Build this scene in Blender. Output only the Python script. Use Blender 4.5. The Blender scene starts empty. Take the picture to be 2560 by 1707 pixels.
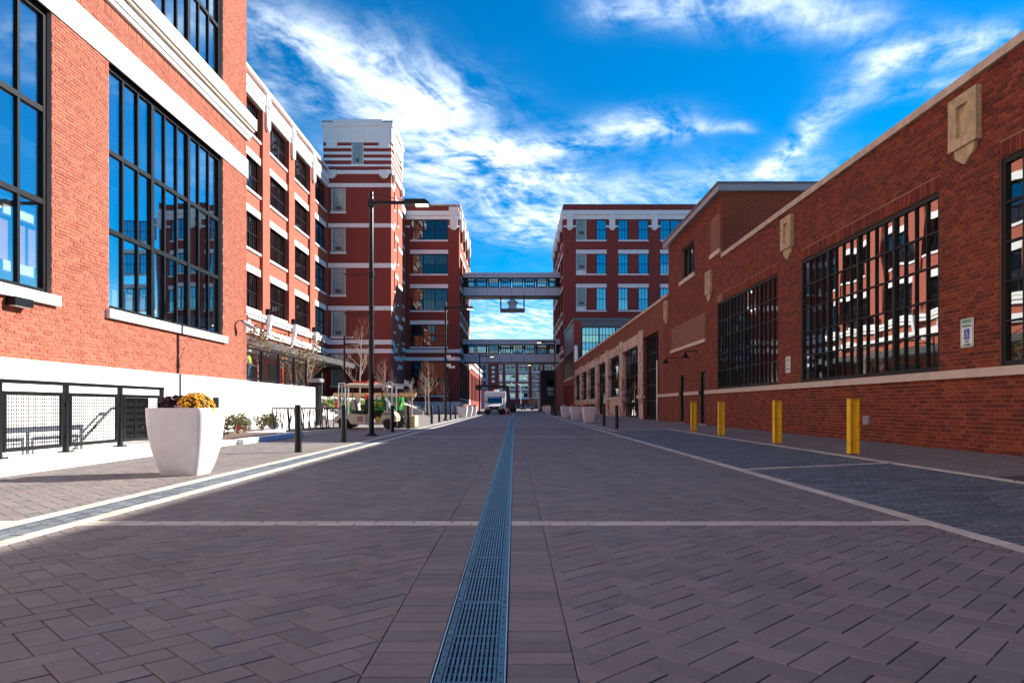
import bpy, math, random
from mathutils import Vector
R = math.radians
random.seed(7)
scene = bpy.context.scene
COL = scene.collection

# ---------------------------------------------------------------- camera, sky, sun, exposure
S = 0.95                                   # drawing unit: the camera's height above the road, in metres
F, VX, VY = 1800.0, 1286.0, 1015.0         # focal length and vanishing point of the photograph (2560 x 1707)
cam_d = bpy.data.cameras.new('camera')
cam = bpy.data.objects.new('camera', cam_d); COL.objects.link(cam)
cam.location = (0, 0, S); cam.rotation_euler = (R(90), 0, 0)
cam_d.sensor_width = 36; cam_d.lens = 36 * F / 2560
cam_d.shift_x = -(VX - 1280) / 2560; cam_d.shift_y = (VY - 853.5) / 2560
cam_d.clip_start = 0.05; cam_d.clip_end = 5000
scene.camera = cam

SUN_EL, SUN_AZ = 28.4, 25.0                # azimuth measured from +X towards +Y
sv = Vector((math.cos(R(SUN_EL)) * math.cos(R(SUN_AZ)), math.cos(R(SUN_EL)) * math.sin(R(SUN_AZ)), math.sin(R(SUN_EL))))
sun_d = bpy.data.lights.new('sun', 'SUN'); sun_d.energy = 5.0; sun_d.angle = R(0.55); sun_d.color = (1.0, 0.93, 0.83)
sun = bpy.data.objects.new('sun', sun_d); COL.objects.link(sun)
sun.rotation_euler = (-sv).to_track_quat('-Z', 'Y').to_euler(); sun.location = (60, 20, 60)

world = bpy.data.worlds.new('World'); scene.world = world; world.use_nodes = True
wn, wl = world.node_tree.nodes, world.node_tree.links
wn.clear()

class NT:                                   # small helper for node graphs
    def __init__(s, tree): s.n, s.l = tree.nodes, tree.links
    def add(s, t, **kw):
        n = s.n.new(t)
        for k, v in kw.items(): setattr(n, k, v)
        return n
    def put(s, n, i, v):
        if v is None: return
        if hasattr(v, 'is_linked') or isinstance(v, bpy.types.NodeSocket): s.l.new(v, n.inputs[i])
        else: n.inputs[i].default_value = v
    def m(s, op, a, b=None, c=None, clamp=False):
        n = s.add('ShaderNodeMath', operation=op, use_clamp=clamp)
        s.put(n, 0, a); s.put(n, 1, b); s.put(n, 2, c)
        return n.outputs[0]
    def v(s, op, a, b=None, out=0):
        n = s.add('ShaderNodeVectorMath', operation=op)
        s.put(n, 0, a); s.put(n, 1, b)
        return n.outputs[out]
    def xyz(s, a):
        n = s.add('ShaderNodeSeparateXYZ'); s.put(n, 0, a); return n.outputs
    def comb(s, x, y, z=0.0):
        n = s.add('ShaderNodeCombineXYZ'); s.put(n, 0, x); s.put(n, 1, y); s.put(n, 2, z); return n.outputs[0]
    def noise(s, vec, scale, detail=3.0, rough=0.55, dist=0.0):
        n = s.add('ShaderNodeTexNoise'); s.put(n, 'Vector', vec)
        n.inputs['Scale'].default_value = scale; n.inputs['Detail'].default_value = detail
        n.inputs['Roughness'].default_value = rough; n.inputs['Distortion'].default_value = dist
        return n.outputs[0]
    def ramp(s, fac, lo, hi, a=0.0, b=1.0):
        n = s.add('ShaderNodeMapRange', interpolation_type='SMOOTHSTEP'); s.put(n, 0, fac)
        n.inputs[1].default_value = lo; n.inputs[2].default_value = hi; n.inputs[3].default_value = a; n.inputs[4].default_value = b
        return n.outputs[0]
    def mix(s, fac, a, b, blend='MIX'):
        n = s.add('ShaderNodeMix', data_type='RGBA', blend_type=blend)
        s.put(n, 0, fac)
        for i, x in ((6, a), (7, b)):
            s.put(n, i, tuple(x) + (1.0,) if isinstance(x, (tuple, list)) and len(x) == 3 else x)
        return n.outputs[2]

w = NT(world.node_tree)
sky = w.add('ShaderNodeTexSky', sky_type='NISHITA', sun_disc=False)
sky.sun_elevation = R(SUN_EL); sky.sun_rotation = R(90 - SUN_AZ); sky.altitude = 300; sky.air_density = 1.0; sky.dust_density = 0.35; sky.ozone_density = 3.0
hsv = w.add('ShaderNodeHueSaturation'); hsv.inputs['Saturation'].default_value = 1.95; hsv.inputs['Value'].default_value = 1.12
wl.new(sky.outputs[0], hsv.inputs['Color'])
tc = w.add('ShaderNodeTexCoord')
d = w.xyz(tc.outputs['Generated'])
dz = w.m('MAXIMUM', d[2], 0.03)
pxn = w.m('DIVIDE', d[0], dz); pyn = w.m('DIVIDE', d[1], dz)      # a flat cirrus layer seen from below
pv = w.comb(pxn, pyn)
warp = w.add('ShaderNodeTexNoise'); w.put(warp, 'Vector', pv); warp.inputs['Scale'].default_value = 0.9; warp.inputs['Detail'].default_value = 3.0
off = w.v('SCALE', w.v('SUBTRACT', warp.outputs['Color'], (0.5, 0.5, 0.5)), None); off.node.inputs['Scale'].default_value = 0.42
pw = w.v('ADD', pv, off)
def cl(px, py):                             # where a cloud seen at this pixel lies in that layer
    z = (VY - py) / F
    return ((px - VX) / F / z, 1 / z)
def streak(p0, p1, wid, amp):
    a = Vector(cl(*p0)); b = Vector(cl(*p1)); ab = b - a; L2 = ab.length_squared
    rel = w.v('SUBTRACT', pw, (a.x, a.y, 0.0))
    t = w.m('DIVIDE', w.v('DOT_PRODUCT', rel, (ab.x, ab.y, 0.0), out=1), L2, clamp=True)
    foot = w.v('SCALE', (ab.x, ab.y, 0.0), None); w.put(foot.node, 'Scale', t)
    dist = w.v('LENGTH', w.v('SUBTRACT', rel, foot), None, out=1)
    g = w.m('POWER', 2.718, w.m('MULTIPLY', w.m('POWER', w.m('DIVIDE', dist, wid), 2.0), -1.0))
    return w.m('MULTIPLY', g, amp)
STREAKS = [((650, 90), (1060, 215), .17, 1.0), ((700, 235), (1000, 270), .13, .55), ((1030, 290), (1250, 395), .20, 1.0), ((1260, 385), (1600, 330), .15, .95),
           ((1660, 335), (1840, 325), .05, .6), ((1070, 420), (1380, 575), .34, .85), ((1580, 15), (2090, 70), .09, .8), ((1915, 440), (2220, 150), .075, 1.0),
           ((2240, 135), (2620, 85), .12, .8), ((1480, 500), (1900, 470), .35, .5), ((2230, 250), (2480, 195), .07, .45), ((1180, 830), (1400, 800), 1.7, 1.0),
           ((1290, 460), (1430, 450), .10, .6)]
tot = None
for st in STREAKS:
    g = streak(*st)
    tot = g if tot is None else w.m('ADD', tot, g)
al = w.v('DOT_PRODUCT', pw, (.385, .923, 0.0), out=1); ac = w.v('DOT_PRODUCT', pw, (.923, -.385, 0.0), out=1)
fib = w.comb(w.m('MULTIPLY', al, .75), w.m('MULTIPLY', ac, 2.2))     # fibres drawn out by the wind
n1 = w.noise(fib, 2.3, 7.0, 0.62, 0.35)
n2 = w.noise(pw, 10.0, 4.0, 0.65, 0.2)
bg = w.m('MULTIPLY', w.ramp(w.noise(pv, 0.3, 3.0, 0.5, 0.4), 0.56, 0.85), 0.35)
tot = w.m('ADD', tot, bg)
tex = w.m('ADD', w.m('MULTIPLY', n1, 0.72), w.m('MULTIPLY', n2, 0.34))
cm = w.m('MULTIPLY', tot, w.ramp(tex, 0.38, 0.74, 0.0, 1.3), clamp=True)
hz = w.ramp(d[2], 0.0, 0.2, 0.5, 0.0)
cm = w.m('MAXIMUM', cm, hz)
skyc = w.mix(cm, hsv.outputs[0], (7.6, 8.7, 10.0))
bgn = w.add('ShaderNodeBackground'); bgn.inputs['Strength'].default_value = 0.063
wl.new(skyc, bgn.inputs['Color'])
wo = w.add('ShaderNodeOutputWorld'); wl.new(bgn.outputs[0], wo.inputs['Surface'])

world.cycles.sampling_method = 'NONE'
vs = scene.view_settings
vs.view_transform = 'Standard'; vs.look = 'None'; vs.gamma = 1.0; vs.exposure = 1.3; vs.use_curve_mapping = False
scene.cycles.use_denoising = True; scene.cycles.caustics_reflective = False
scene.cycles.max_bounces = 8; scene.cycles.transparent_max_bounces = 12; scene.cycles.glossy_bounces = 4
scene.cycles.blur_glossy = 0.24; scene.cycles.sample_clamp_indirect = 10.0

# ---------------------------------------------------------------- materials
MATS = {}
def newmat(name):
    m = bpy.data.materials.new(name); m.use_nodes = True; m.node_tree.nodes.clear()
    t = NT(m.node_tree); out = t.add('ShaderNodeOutputMaterial'); MATS[name] = m
    return m, t, out
def principled(t, out, col, rough=0.6, metal=0.0, normal=None, spec=0.5, coat=0.0):
    p = t.add('ShaderNodeBsdfPrincipled')
    t.put(p, 'Base Color', tuple(col) + (1.0,) if isinstance(col, (tuple, list)) else col)
    t.put(p, 'Roughness', rough); t.put(p, 'Metallic', metal); p.inputs['Specular IOR Level'].default_value = spec
    p.inputs['Coat Weight'].default_value = coat
    if normal is not None: t.l.new(normal, p.inputs['Normal'])
    t.l.new(p.outputs[0], out.inputs[0])
    return p
def bump(t, h, strength=0.3, dist=0.01):
    b = t.add('ShaderNodeBump'); b.inputs['Strength'].default_value = strength; b.inputs['Distance'].default_value = dist
    t.l.new(h, b.inputs['Height']); return b.outputs[0]
def scl(c, k): return tuple(min(1.0, x * k) for x in c)
def mat(name, col, rough=0.6, metal=0.0, var=0.12, scale=2.0, bmp=0.0, bscale=40.0, spec=0.5, coat=0.0, streak=0.0):
    m, t, out = newmat(name)
    g = t.add('ShaderNodeNewGeometry')
    n = t.noise(g.outputs['Position'], scale, 6.0, 0.62)
    c = t.mix(t.ramp(n, 0.3, 0.7), scl(col, 1 - var), scl(col, 1 + var))
    if streak:                                          # rain streaks and grime with a shape of their own
        sp = t.v('MULTIPLY', g.outputs['Position'], (3.0, 3.0, 0.25))
        c = t.mix(t.ramp(t.noise(sp, 1.6, 5.0, 0.65), 0.52, 0.8, 0.0, streak), c, scl(col, 0.55))
    r = t.m('ADD', rough - 0.08, t.m('MULTIPLY', t.noise(g.outputs['Position'], scale * 3.1, 3.0), 0.16), clamp=True)
    nm = bump(t, t.noise(g.outputs['Position'], bscale, 4.0), bmp, 0.01) if bmp else None
    principled(t, out, c, r, metal, nm, spec, coat)
    return m
def island_mat(name, cols, rough=0.8, var=0.25, grain=60.0, bmp=0.35, spec=0.35, smear=None, spots=0.0):
    """pieces laid one by one: every loose piece takes its own shade"""
    m, t, out = newmat(name)
    g = t.add('ShaderNodeNewGeometry'); oi = t.add('ShaderNodeObjectInfo')
    r = t.m('FRACT', t.m('ADD', t.m('MULTIPLY', g.outputs['Random Per Island'], 7.31), t.m('MULTIPLY', oi.outputs['Random'], 13.7)))
    cr = t.add('ShaderNodeValToRGB'); cr.color_ramp.interpolation = 'CONSTANT'
    e = cr.color_ramp.elements
    while len(e) < len(cols): e.new(0.5)
    for i, c in enumerate(cols): e[i].position = i / len(cols); e[i].color = tuple(c) + (1.0,)
    t.l.new(r, cr.inputs[0])
    n = t.noise(g.outputs['Position'], 9.0, 7.0, 0.7)
    c = t.mix(t.ramp(n, 0.25, 0.75), cr.outputs[0], t.mix(1.0, cr.outputs[0], (1 - var, 1 - var, 1 - var), 'MULTIPLY'))
    big = t.noise(g.outputs['Position'], 0.55, 5.0, 0.65)
    c = t.mix(t.ramp(big, 0.5, 0.75, 0.0, 0.35), c, t.mix(1.0, c, (0.62, 0.6, 0.6), 'MULTIPLY'))
    if smear:
        c = t.mix(t.ramp(t.noise(g.outputs['Position'], 2.3, 8.0, 0.75, 0.6), 0.62, 0.85, 0.0, smear[1]), c, smear[0])
    if spots:                                            # gum, drips and oil spots, wheel wear along the street
        vo = t.add('ShaderNodeTexVoronoi'); t.put(vo, 'Vector', g.outputs['Position']); vo.inputs['Scale'].default_value = 1.7
        vo2 = t.add('ShaderNodeTexVoronoi'); t.put(vo2, 'Vector', g.outputs['Position']); vo2.inputs['Scale'].default_value = 7.0
        rim = t.m('ADD', vo.outputs['Distance'], t.m('MULTIPLY', n, .18))
        c = t.mix(t.ramp(rim, .22, .13, 0.0, spots), c, t.mix(1.0, c, (.45, .43, .42), 'MULTIPLY'))
        c = t.mix(t.ramp(vo2.outputs['Distance'], .10, .06, 0.0, spots * .8), c, t.mix(1.0, c, (1.7, 1.7, 1.7), 'MULTIPLY'))
        wt = t.noise(t.v('MULTIPLY', g.outputs['Position'], (1.1, .06, 1.0)), 1.0, 4.0, 0.6)
        c = t.mix(t.ramp(wt, .45, .7, 0.0, .4), c, t.mix(1.0, c, (.68, .67, .67), 'MULTIPLY'))
    nm = bump(t, t.noise(g.outputs['Position'], grain, 5.0, 0.7), bmp, 0.006)
    principled(t, out, c, rough, 0.0, nm, spec)
    return m
def brick_mat(name, c1, c2, mortar, bw=0.25, bh=0.08, ms=0.012, wash=None, dirt=0.3, vert=False):
    m, t, out = newmat(name)
    g = t.add('ShaderNodeNewGeometry')
    p = t.xyz(g.outputs['Position']); n = t.xyz(g.outputs['True Normal'])
    ny = t.m('GREATER_THAN', t.m('ABSOLUTE', n[1]), 0.5)
    u = t.m('ADD', t.m('MULTIPLY', p[0], ny), t.m('MULTIPLY', p[1], t.m('SUBTRACT', 1.0, ny)))
    b = t.add('ShaderNodeTexBrick'); b.offset = 0.5
    t.put(b, 'Vector', t.comb(u, p[2]) if not vert else t.comb(p[2], u))
    for k, v in (('Scale', 1.0), ('Mortar Size', ms), ('Mortar Smooth', 0.15), ('Bias', 0.0), ('Brick Width', bw), ('Row Height', bh)): b.inputs[k].default_value = v
    b.inputs['Color1'].default_value = tuple(c1) + (1,); b.inputs['Color2'].default_value = tuple(c2) + (1,); b.inputs['Mortar'].default_value = tuple(mortar) + (1,)
    big = t.noise(g.outputs['Position'], 0.35, 6.0, 0.65)
    c = t.mix(t.ramp(big, 0.45, 0.72, 0.0, dirt), b.outputs[0], t.mix(1.0, b.outputs[0], (0.6, 0.58, 0.58), 'MULTIPLY'))
    fine = t.noise(g.outputs['Position'], 14.0, 4.0, 0.6)
    c = t.mix(t.ramp(fine, 0.3, 0.7, 0.0, 0.35), c, t.mix(1.0, c, (0.7, 0.68, 0.66), 'MULTIPLY'))
    h = t.m('SUBTRACT', 1.0, b.outputs['Fac'])
    if wash:
        k = t.ramp(t.noise(g.outputs['Position'], 1.5, 9.0, 0.78, 0.5), 0.45, 0.49)
        k = t.m('MULTIPLY', k, t.ramp(t.noise(g.outputs['Position'], 11.0, 4.0, 0.7), 0.3, 0.36))
        c = t.mix(t.m('MULTIPLY', k, 0.93), c, wash)
    nm = bump(t, h, 0.5, 0.008)
    principled(t, out, c, 0.85, 0.0, nm, 0.3)
    return m
def glass_mat(name, base=0.3, tint=(0.55, 0.7, 0.72), refl=(0.9, 0.95, 1.0), wave=0.0, wscale=1.0, power=1.6):
    m, t, out = newmat(name)
    g = t.add('ShaderNodeNewGeometry')
    nm = None
    if wave: nm = bump(t, t.noise(t.v('MULTIPLY', g.outputs['Position'], (1, 1, 0.6)), wscale, 1.5, 0.4), 1.0, wave)
    c = t.m('ABSOLUTE', t.v('DOT_PRODUCT', g.outputs['Incoming'], g.outputs['True Normal'], out=1))
    fr = t.m('POWER', t.m('SUBTRACT', 1.0, c), power)
    fac = t.m('ADD', base, t.m('MULTIPLY', fr, 1.0 - base), clamp=True)
    tr = t.add('ShaderNodeBsdfTransparent'); tr.inputs[0].default_value = tuple(tint) + (1,)
    gl = t.add('ShaderNodeBsdfGlossy'); gl.inputs['Color'].default_value = tuple(refl) + (1,); gl.inputs['Roughness'].default_value = 0.015
    if nm is not None: t.l.new(nm, gl.inputs['Normal'])
    mx = t.add('ShaderNodeMixShader'); t.l.new(fac, mx.inputs[0]); t.l.new(tr.outputs[0], mx.inputs[1]); t.l.new(gl.outputs[0], mx.inputs[2])
    t.l.new(mx.outputs[0], out.inputs[0])
    return m
def glow(name, col, strength):
    m, t, out = newmat(name)
    e = t.add('ShaderNodeEmission'); e.inputs[0].default_value = tuple(col) + (1,); e.inputs[1].default_value = strength
    t.l.new(e.outputs[0], out.inputs[0]); return m
def block_mat(name):
    """glass block: pale green squares with light joints"""
    m, t, out = newmat(name)
    g = t.add('ShaderNodeNewGeometry'); p = t.xyz(g.outputs['Position']); n = t.xyz(g.outputs['True Normal'])
    ny = t.m('GREATER_THAN', t.m('ABSOLUTE', n[1]), 0.5)
    u = t.m('ADD', t.m('MULTIPLY', p[0], ny), t.m('MULTIPLY', p[1], t.m('SUBTRACT', 1.0, ny)))
    b = t.add('ShaderNodeTexBrick'); b.offset = 0.0; t.put(b, 'Vector', t.comb(u, p[2]))
    for k, v in (('Scale', 1.0), ('Mortar Size', 0.028), ('Mortar Smooth', 0.3), ('Brick Width', 0.235), ('Row Height', 0.235)): b.inputs[k].default_value = v
    b.inputs['Color1'].default_value = (.10, .20, .20, 1); b.inputs['Color2'].default_value = (.16, .28, .27, 1); b.inputs['Mortar'].default_value = (.42, .47, .46, 1)
    principled(t, out, b.outputs[0], 0.22, 0.0, bump(t, t.m('SUBTRACT', 1.0, b.outputs['Fac']), 0.4, 0.02), 0.6)
    return m

ORANGE = [(.38, .108, .060), (.355, .096, .054), (.405, .12, .068), (.37, .102, .057), (.30, .078, .045), (.39, .112, .063)]
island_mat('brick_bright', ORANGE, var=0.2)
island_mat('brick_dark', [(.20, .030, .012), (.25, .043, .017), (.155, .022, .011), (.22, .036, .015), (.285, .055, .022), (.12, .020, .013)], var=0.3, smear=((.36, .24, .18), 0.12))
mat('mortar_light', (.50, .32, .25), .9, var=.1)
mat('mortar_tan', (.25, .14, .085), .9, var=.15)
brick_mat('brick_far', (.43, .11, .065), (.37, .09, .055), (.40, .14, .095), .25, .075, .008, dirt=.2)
brick_mat('brick_maroon', (.29, .052, .038), (.24, .042, .033), (.27, .068, .053), .25, .075, .008, dirt=.2)  # darker copy of brick_far: tower and wing fronts carry shade in the colour
brick_mat('brick_old', (.23, .04, .018), (.18, .03, .015), (.22, .115, .07), .25, .079, .011, dirt=.4)
brick_mat('brick_wash', (.30, .09, .055), (.24, .07, .045), (.40, .30, .24), .25, .079, .011, wash=(.62, .52, .43))
brick_mat('brick_inner', (.48, .19, .13), (.42, .155, .105), (.5, .36, .3), .25, .075, .010)
mat('white_stone', (.80, .78, .75), .75, var=.05, bmp=.08, streak=.10)
mat('white_wall', (.82, .81, .79), .8, var=.03, bmp=.06, streak=.06)
mat('tan_stone', (.52, .41, .32), .8, var=.16, scale=3, bmp=.25, streak=.35)
mat('pale_sill', (.60, .50, .43), .75, var=.08, bmp=.12, streak=.2)
mat('old_stone', (.47, .36, .22), .85, var=.22, scale=5, bmp=.4, streak=.45)
mat('pale_brick', (.33, .15, .10), .85, var=.2, scale=6)
mat('concrete', (.52, .49, .45), .85, var=.12, bmp=.2)
mat('black_metal', (.0045, .005, .007), .36, var=.2, spec=.3)
mat('black_frame', (.004, .0045, .0055), .45, var=.1, spec=.25)
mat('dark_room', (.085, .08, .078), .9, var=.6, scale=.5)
mat('grey_panel', (.50, .50, .58), .4, metal=.2, var=.05)
mat('grey_trim', (.30, .29, .31), .45, metal=.3, var=.06)
mat('slate_panel', (.10, .11, .135), .5, var=.1)
mat('navy_panel', (.012, .022, .05), .45, var=.2)
mat('roof_grey', (.16, .16, .17), .9, var=.15)
glass_mat('glass_sky', .05, (.95, .98, .97), (.82, .96, 1.0), wave=.0035, wscale=.5, power=1.35)
glass_mat('glass_old', .10, (.42, .44, .42), (.85, .88, .9), wave=.005, wscale=.9)
glass_mat('glass_far', .10, (.35, .42, .44), (.85, .92, .95), wave=.01, wscale=.5)
glass_mat('glass_teal', .55, (.10, .42, .52), (.45, .85, .95), wave=.004, wscale=.6)
block_mat('glass_block')
PAV = [(.228, .204, .194), (.195, .176, .170), (.255, .224, .210), (.212, .196, .194), (.236, .200, .188)]
island_mat('paver_brown', PAV, rough=.82, var=.16, grain=90, bmp=.25, smear=((.50, .46, .44), .3), spots=.5)
island_mat('paver_slate', [(.155, .185, .21), (.115, .14, .165), (.18, .21, .235), (.135, .165, .19)], rough=.6, var=.25, grain=40, bmp=.7)
island_mat('paver_white', [(.62, .57, .48), (.56, .51, .43), (.66, .61, .52)], rough=.85, var=.12, grain=80, bmp=.2)
island_mat('paver_red', [(.42, .16, .11), (.36, .13, .09)], rough=.85, var=.15)
mat('joint_sand', (.05, .043, .042), .95, var=.3, scale=8)
mat('paving_far', (.23, .205, .196), .85, var=.10, scale=3, bmp=.2, bscale=12)
mat('grate_steel', (.05, .135, .19), .42, metal=.55, var=.3, scale=14)
mat('edge_steel', (.42, .50, .55), .3, metal=.9, var=.1)
mat('dark_void', (.006, .006, .007), .9)
mat('asphalt', (.06, .06, .065), .9, var=.2, bmp=.2)
mat('planter_white', (.72, .69, .68), .6, var=.05, scale=4, bmp=.08, streak=.16)
mat('soil', (.05, .035, .025), .95, var=.4, scale=20, bmp=.6)
mat('mulch', (.16, .105, .075), .95, var=.5, scale=25, bmp=.9, bscale=60)
mat('yellow_paint', (.86, .50, .008), .45, var=.12, scale=9, bmp=.15, streak=.25)
mat('bark', (.34, .25, .19), .85, var=.25, scale=10)
mat('bark_pale', (.50, .40, .31), .8, var=.2, scale=10)
mat('door_grey', (.05, .052, .055), .4, var=.1)
mat('steel', (.55, .57, .6), .35, metal=.8, var=.08)

# ---------------------------------------------------------------- mesh helpers
def gx(px, Y): return (px - VX) / F * Y
def gz(py, Y): return 1 + (VY - py) / F * Y
def yw(px, X): return X * F / (px - VX)

U, Z0 = S, 0.0                             # metres per drawing unit and ground level for what is built next
def unit(u=1.0, z0=None):
    global U, Z0
    U = S * u; Z0 = S * (1 - u) if z0 is None else z0
def wm(p): return Vector((p[0] * U, p[1] * U, p[2] * U + Z0))
HILL = 0.79                                # the old walls stand on higher ground than the drain, so one unit on them is shorter
def GR(x): return max(0.0, min(.21, .0457 * (x - 3.4)))   # the right-hand side of the street falls towards the drain
def fall(x): return 1.1554 / (1 + .0457 * x) if x > 3.4 else 1.0

class Fr:
    """a wall frame: u along the wall, v up, w out of the wall"""
    def __init__(s, kind, c): s.k, s.c = kind, c
    def __call__(s, u, v, w=0.0):
        if s.k == 'E': return (s.c + w, u, v)      # faces +X
        if s.k == 'W': return (s.c - w, u, v)      # faces -X
        if s.k == 'S': return (u, s.c - w, v)      # faces -Y (the camera)
        return (u, s.c + w, v)                     # 'N'
ID = lambda u, v, w=0.0: (u, w, v)

class MB:
    lift = 0.0
    def __init__(s): s.v, s.f = [], []
    def face(s, pts):
        n = len(s.v); s.v.extend(pts); s.f.append(tuple(range(n, n + len(pts))))
    def hexa(s, p, skip_back=False):
        n = len(s.v); s.v.extend(p)
        fs = [(4, 5, 6, 7), (0, 1, 5, 4), (1, 2, 6, 5), (2, 3, 7, 6), (3, 0, 4, 7)]
        if not skip_back: fs.append((3, 2, 1, 0))
        s.f.extend(tuple(n + i for i in q) for q in fs)
    def fbox(s, fr, u0, u1, v0, v1, w0, w1, skip_back=False):
        s.hexa([fr(u0, v0, w0), fr(u1, v0, w0), fr(u1, v1, w0), fr(u0, v1, w0), fr(u0, v0, w1), fr(u1, v0, w1), fr(u1, v1, w1), fr(u0, v1, w1)], skip_back)
        return s
    def box(s, x0, x1, y0, y1, z0, z1):
        s.hexa([(x0, y0, z0), (x1, y0, z0), (x1, y1, z0), (x0, y1, z0), (x0, y0, z1), (x1, y0, z1), (x1, y1, z1), (x0, y1, z1)]); return s
    def cham(s, x0, x1, y0, y1, z0, z1, c):
        """box with chamfered upright edges and top"""
        def ring(e, z): return [(x0 + e + c, y0 + e, z), (x1 - e - c, y0 + e, z), (x1 - e, y0 + e + c, z), (x1 - e, y1 - e - c, z), (x1 - e - c, y1 - e, z), (x0 + e + c, y1 - e, z), (x0 + e, y1 - e - c, z), (x0 + e, y0 + e + c, z)]
        s.loft([ring(c * .8, z0), ring(0, z0 + c * .8), ring(0, z1 - c * .8), ring(c * .8, z1)]); return s
    def loft(s, rings, cap=True):
        n0 = len(s.v); k = len(rings[0])
        for r in rings: s.v.extend(r)
        for i in range(len(rings) - 1):
            for j in range(k):
                a = n0 + i * k + j; b = n0 + i * k + (j + 1) % k
                s.f.append((a, b, b + k, a + k))
        if cap:
            s.f.append(tuple(n0 + j for j in range(k - 1, -1, -1)))
            s.f.append(tuple(n0 + (len(rings) - 1) * k + j for j in range(k)))
        return s
    def tube(s, p0, p1, r0, r1=None, n=8, cap=True):
        r1 = r0 if r1 is None else r1
        p0, p1 = Vector(p0), Vector(p1); d = (p1 - p0)
        if d.length < 1e-6: return s
        d.normalize(); a = d.orthogonal().normalized(); b = d.cross(a)
        rings = [[tuple(p + (a * math.cos(2 * math.pi * i / n) + b * math.sin(2 * math.pi * i / n)) * r) for i in range(n)] for p, r in ((p0, r0), (p1, r1))]
        s.loft(rings, cap); return s
    def path(s, pts, r, n=8):
        for a, b in zip(pts[:-1], pts[1:]): s.tube(a, b, r, n=n)
        return s
    def lathe(s, c, prof, n=20, axis='z'):
        rings = []
        for r, h in prof:
            ring = []
            for i in range(n):
                a = 2 * math.pi * i / n
                q = (r * math.cos(a), r * math.sin(a), h)
                if axis == 'y': q = (q[0], q[2], q[1])
                if axis == 'x': q = (q[2], q[0], q[1])
                ring.append((c[0] + q[0], c[1] + q[1], c[2] + q[2]))
            rings.append(ring)
        s.loft(rings); return s
    def prism(s, pts, fr, w0, w1):
        """polygon (u, v) points pushed out from w0 to w1"""
        s.loft([[fr(u, v, w0) for u, v in pts], [fr(u, v, w1) for u, v in pts]]); return s
    def mesh(s, name, smooth=False):
        me = bpy.data.meshes.new(name)
        me.from_pydata([(a * U, b * U, c * U + s.lift) for a, b, c in s.v], [], s.f)
        if smooth:
            me.polygons.foreach_set('use_smooth', [True] * len(me.polygons))
            try: me.set_sharp_from_angle(angle=R(38))
            except Exception: pass
        me.update(); return me

def tag(o, label=None, cat=None, group=None, kind=None):
    if label: o['label'] = label
    if cat: o['category'] = cat
    if group: o['group'] = group
    if kind: o['kind'] = kind
    return o
def thing(name, label, cat, loc=(0, 0, 0), group=None):
    o = bpy.data.objects.new(name, None); COL.objects.link(o); o.empty_display_size = 0.2
    o.location = wm(loc)
    return tag(o, label, cat, group)
def base_of(o):
    v = Vector((0, 0, 0))
    while o is not None: v += o.location; o = o.parent
    return v
def link(name, me, m, parent=None, pos=None):
    """one mesh object; mesh and position are in world numbers, whatever the parent"""
    o = bpy.data.objects.new(name, me); COL.objects.link(o)
    if m is not None and not me.materials: me.materials.append(MATS[m])
    if parent is not None: o.parent = parent
    o.location = (wm(pos) if pos else Vector((0, 0, Z0))) - (base_of(parent) if parent else Vector((0, 0, 0)))
    return o
def part(parent, name, mb, m, smooth=False, label=None, kind=None):
    return tag(link(name, mb.mesh(name, smooth), m, parent), label, kind=kind)
def solo(name, mb, m, label, cat, loc=(0, 0, 0), group=None, smooth=False, kind=None):
    """a thing that is one mesh; mesh is local to loc"""
    o = bpy.data.objects.new(name, mb.mesh(name, smooth)); COL.objects.link(o); o.data.materials.append(MATS[m])
    o.location = wm(loc)
    return tag(o, label, cat, group, kind)
def structure(name, mb, m):
    return tag(link(name, mb.mesh(name), m), kind='structure')
def stand(o, x, y, z=0.0):
    """put a finished thing on the street"""
    k = fall(x); unit(k); o.location = wm((x, y, z)); o.scale = (k,) * 3; unit(); return o
def dup(root, loc, label, rotz=0.0):
    def cp(o, par):
        c = o.copy(); COL.objects.link(c); c.parent = par
        for ch in o.children: cp(ch, c)
        return c
    r = cp(root, None); r.rotation_euler = (0, 0, rotz); r['label'] = label; stand(r, *loc)
    return r
def text_part(parent, name, body, m, fr, u, v, w, size, flip=False, depth=0.004, narrow=1.0, bold=0.0):
    """letters as thin geometry on a wall frame, centred on (u, v)"""
    cu = bpy.data.curves.new(name, 'FONT'); cu.body = body; cu.align_x = 'CENTER'; cu.align_y = 'CENTER'; cu.size = size; cu.offset = bold; cu.resolution_u = 2
    ob = bpy.data.objects.new(name, cu); COL.objects.link(ob); bpy.context.view_layer.update()
    me0 = bpy.data.meshes.new_from_object(ob.evaluated_get(bpy.context.evaluated_depsgraph_get()))
    bpy.data.objects.remove(ob); mb = MB(); sg = -1 if flip else 1
    for p in me0.polygons:
        mb.face([fr(u + sg * me0.vertices[i].co.x * narrow, v + me0.vertices[i].co.y, w) for i in p.vertices])
    return part(parent, name, mb, m)

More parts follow.
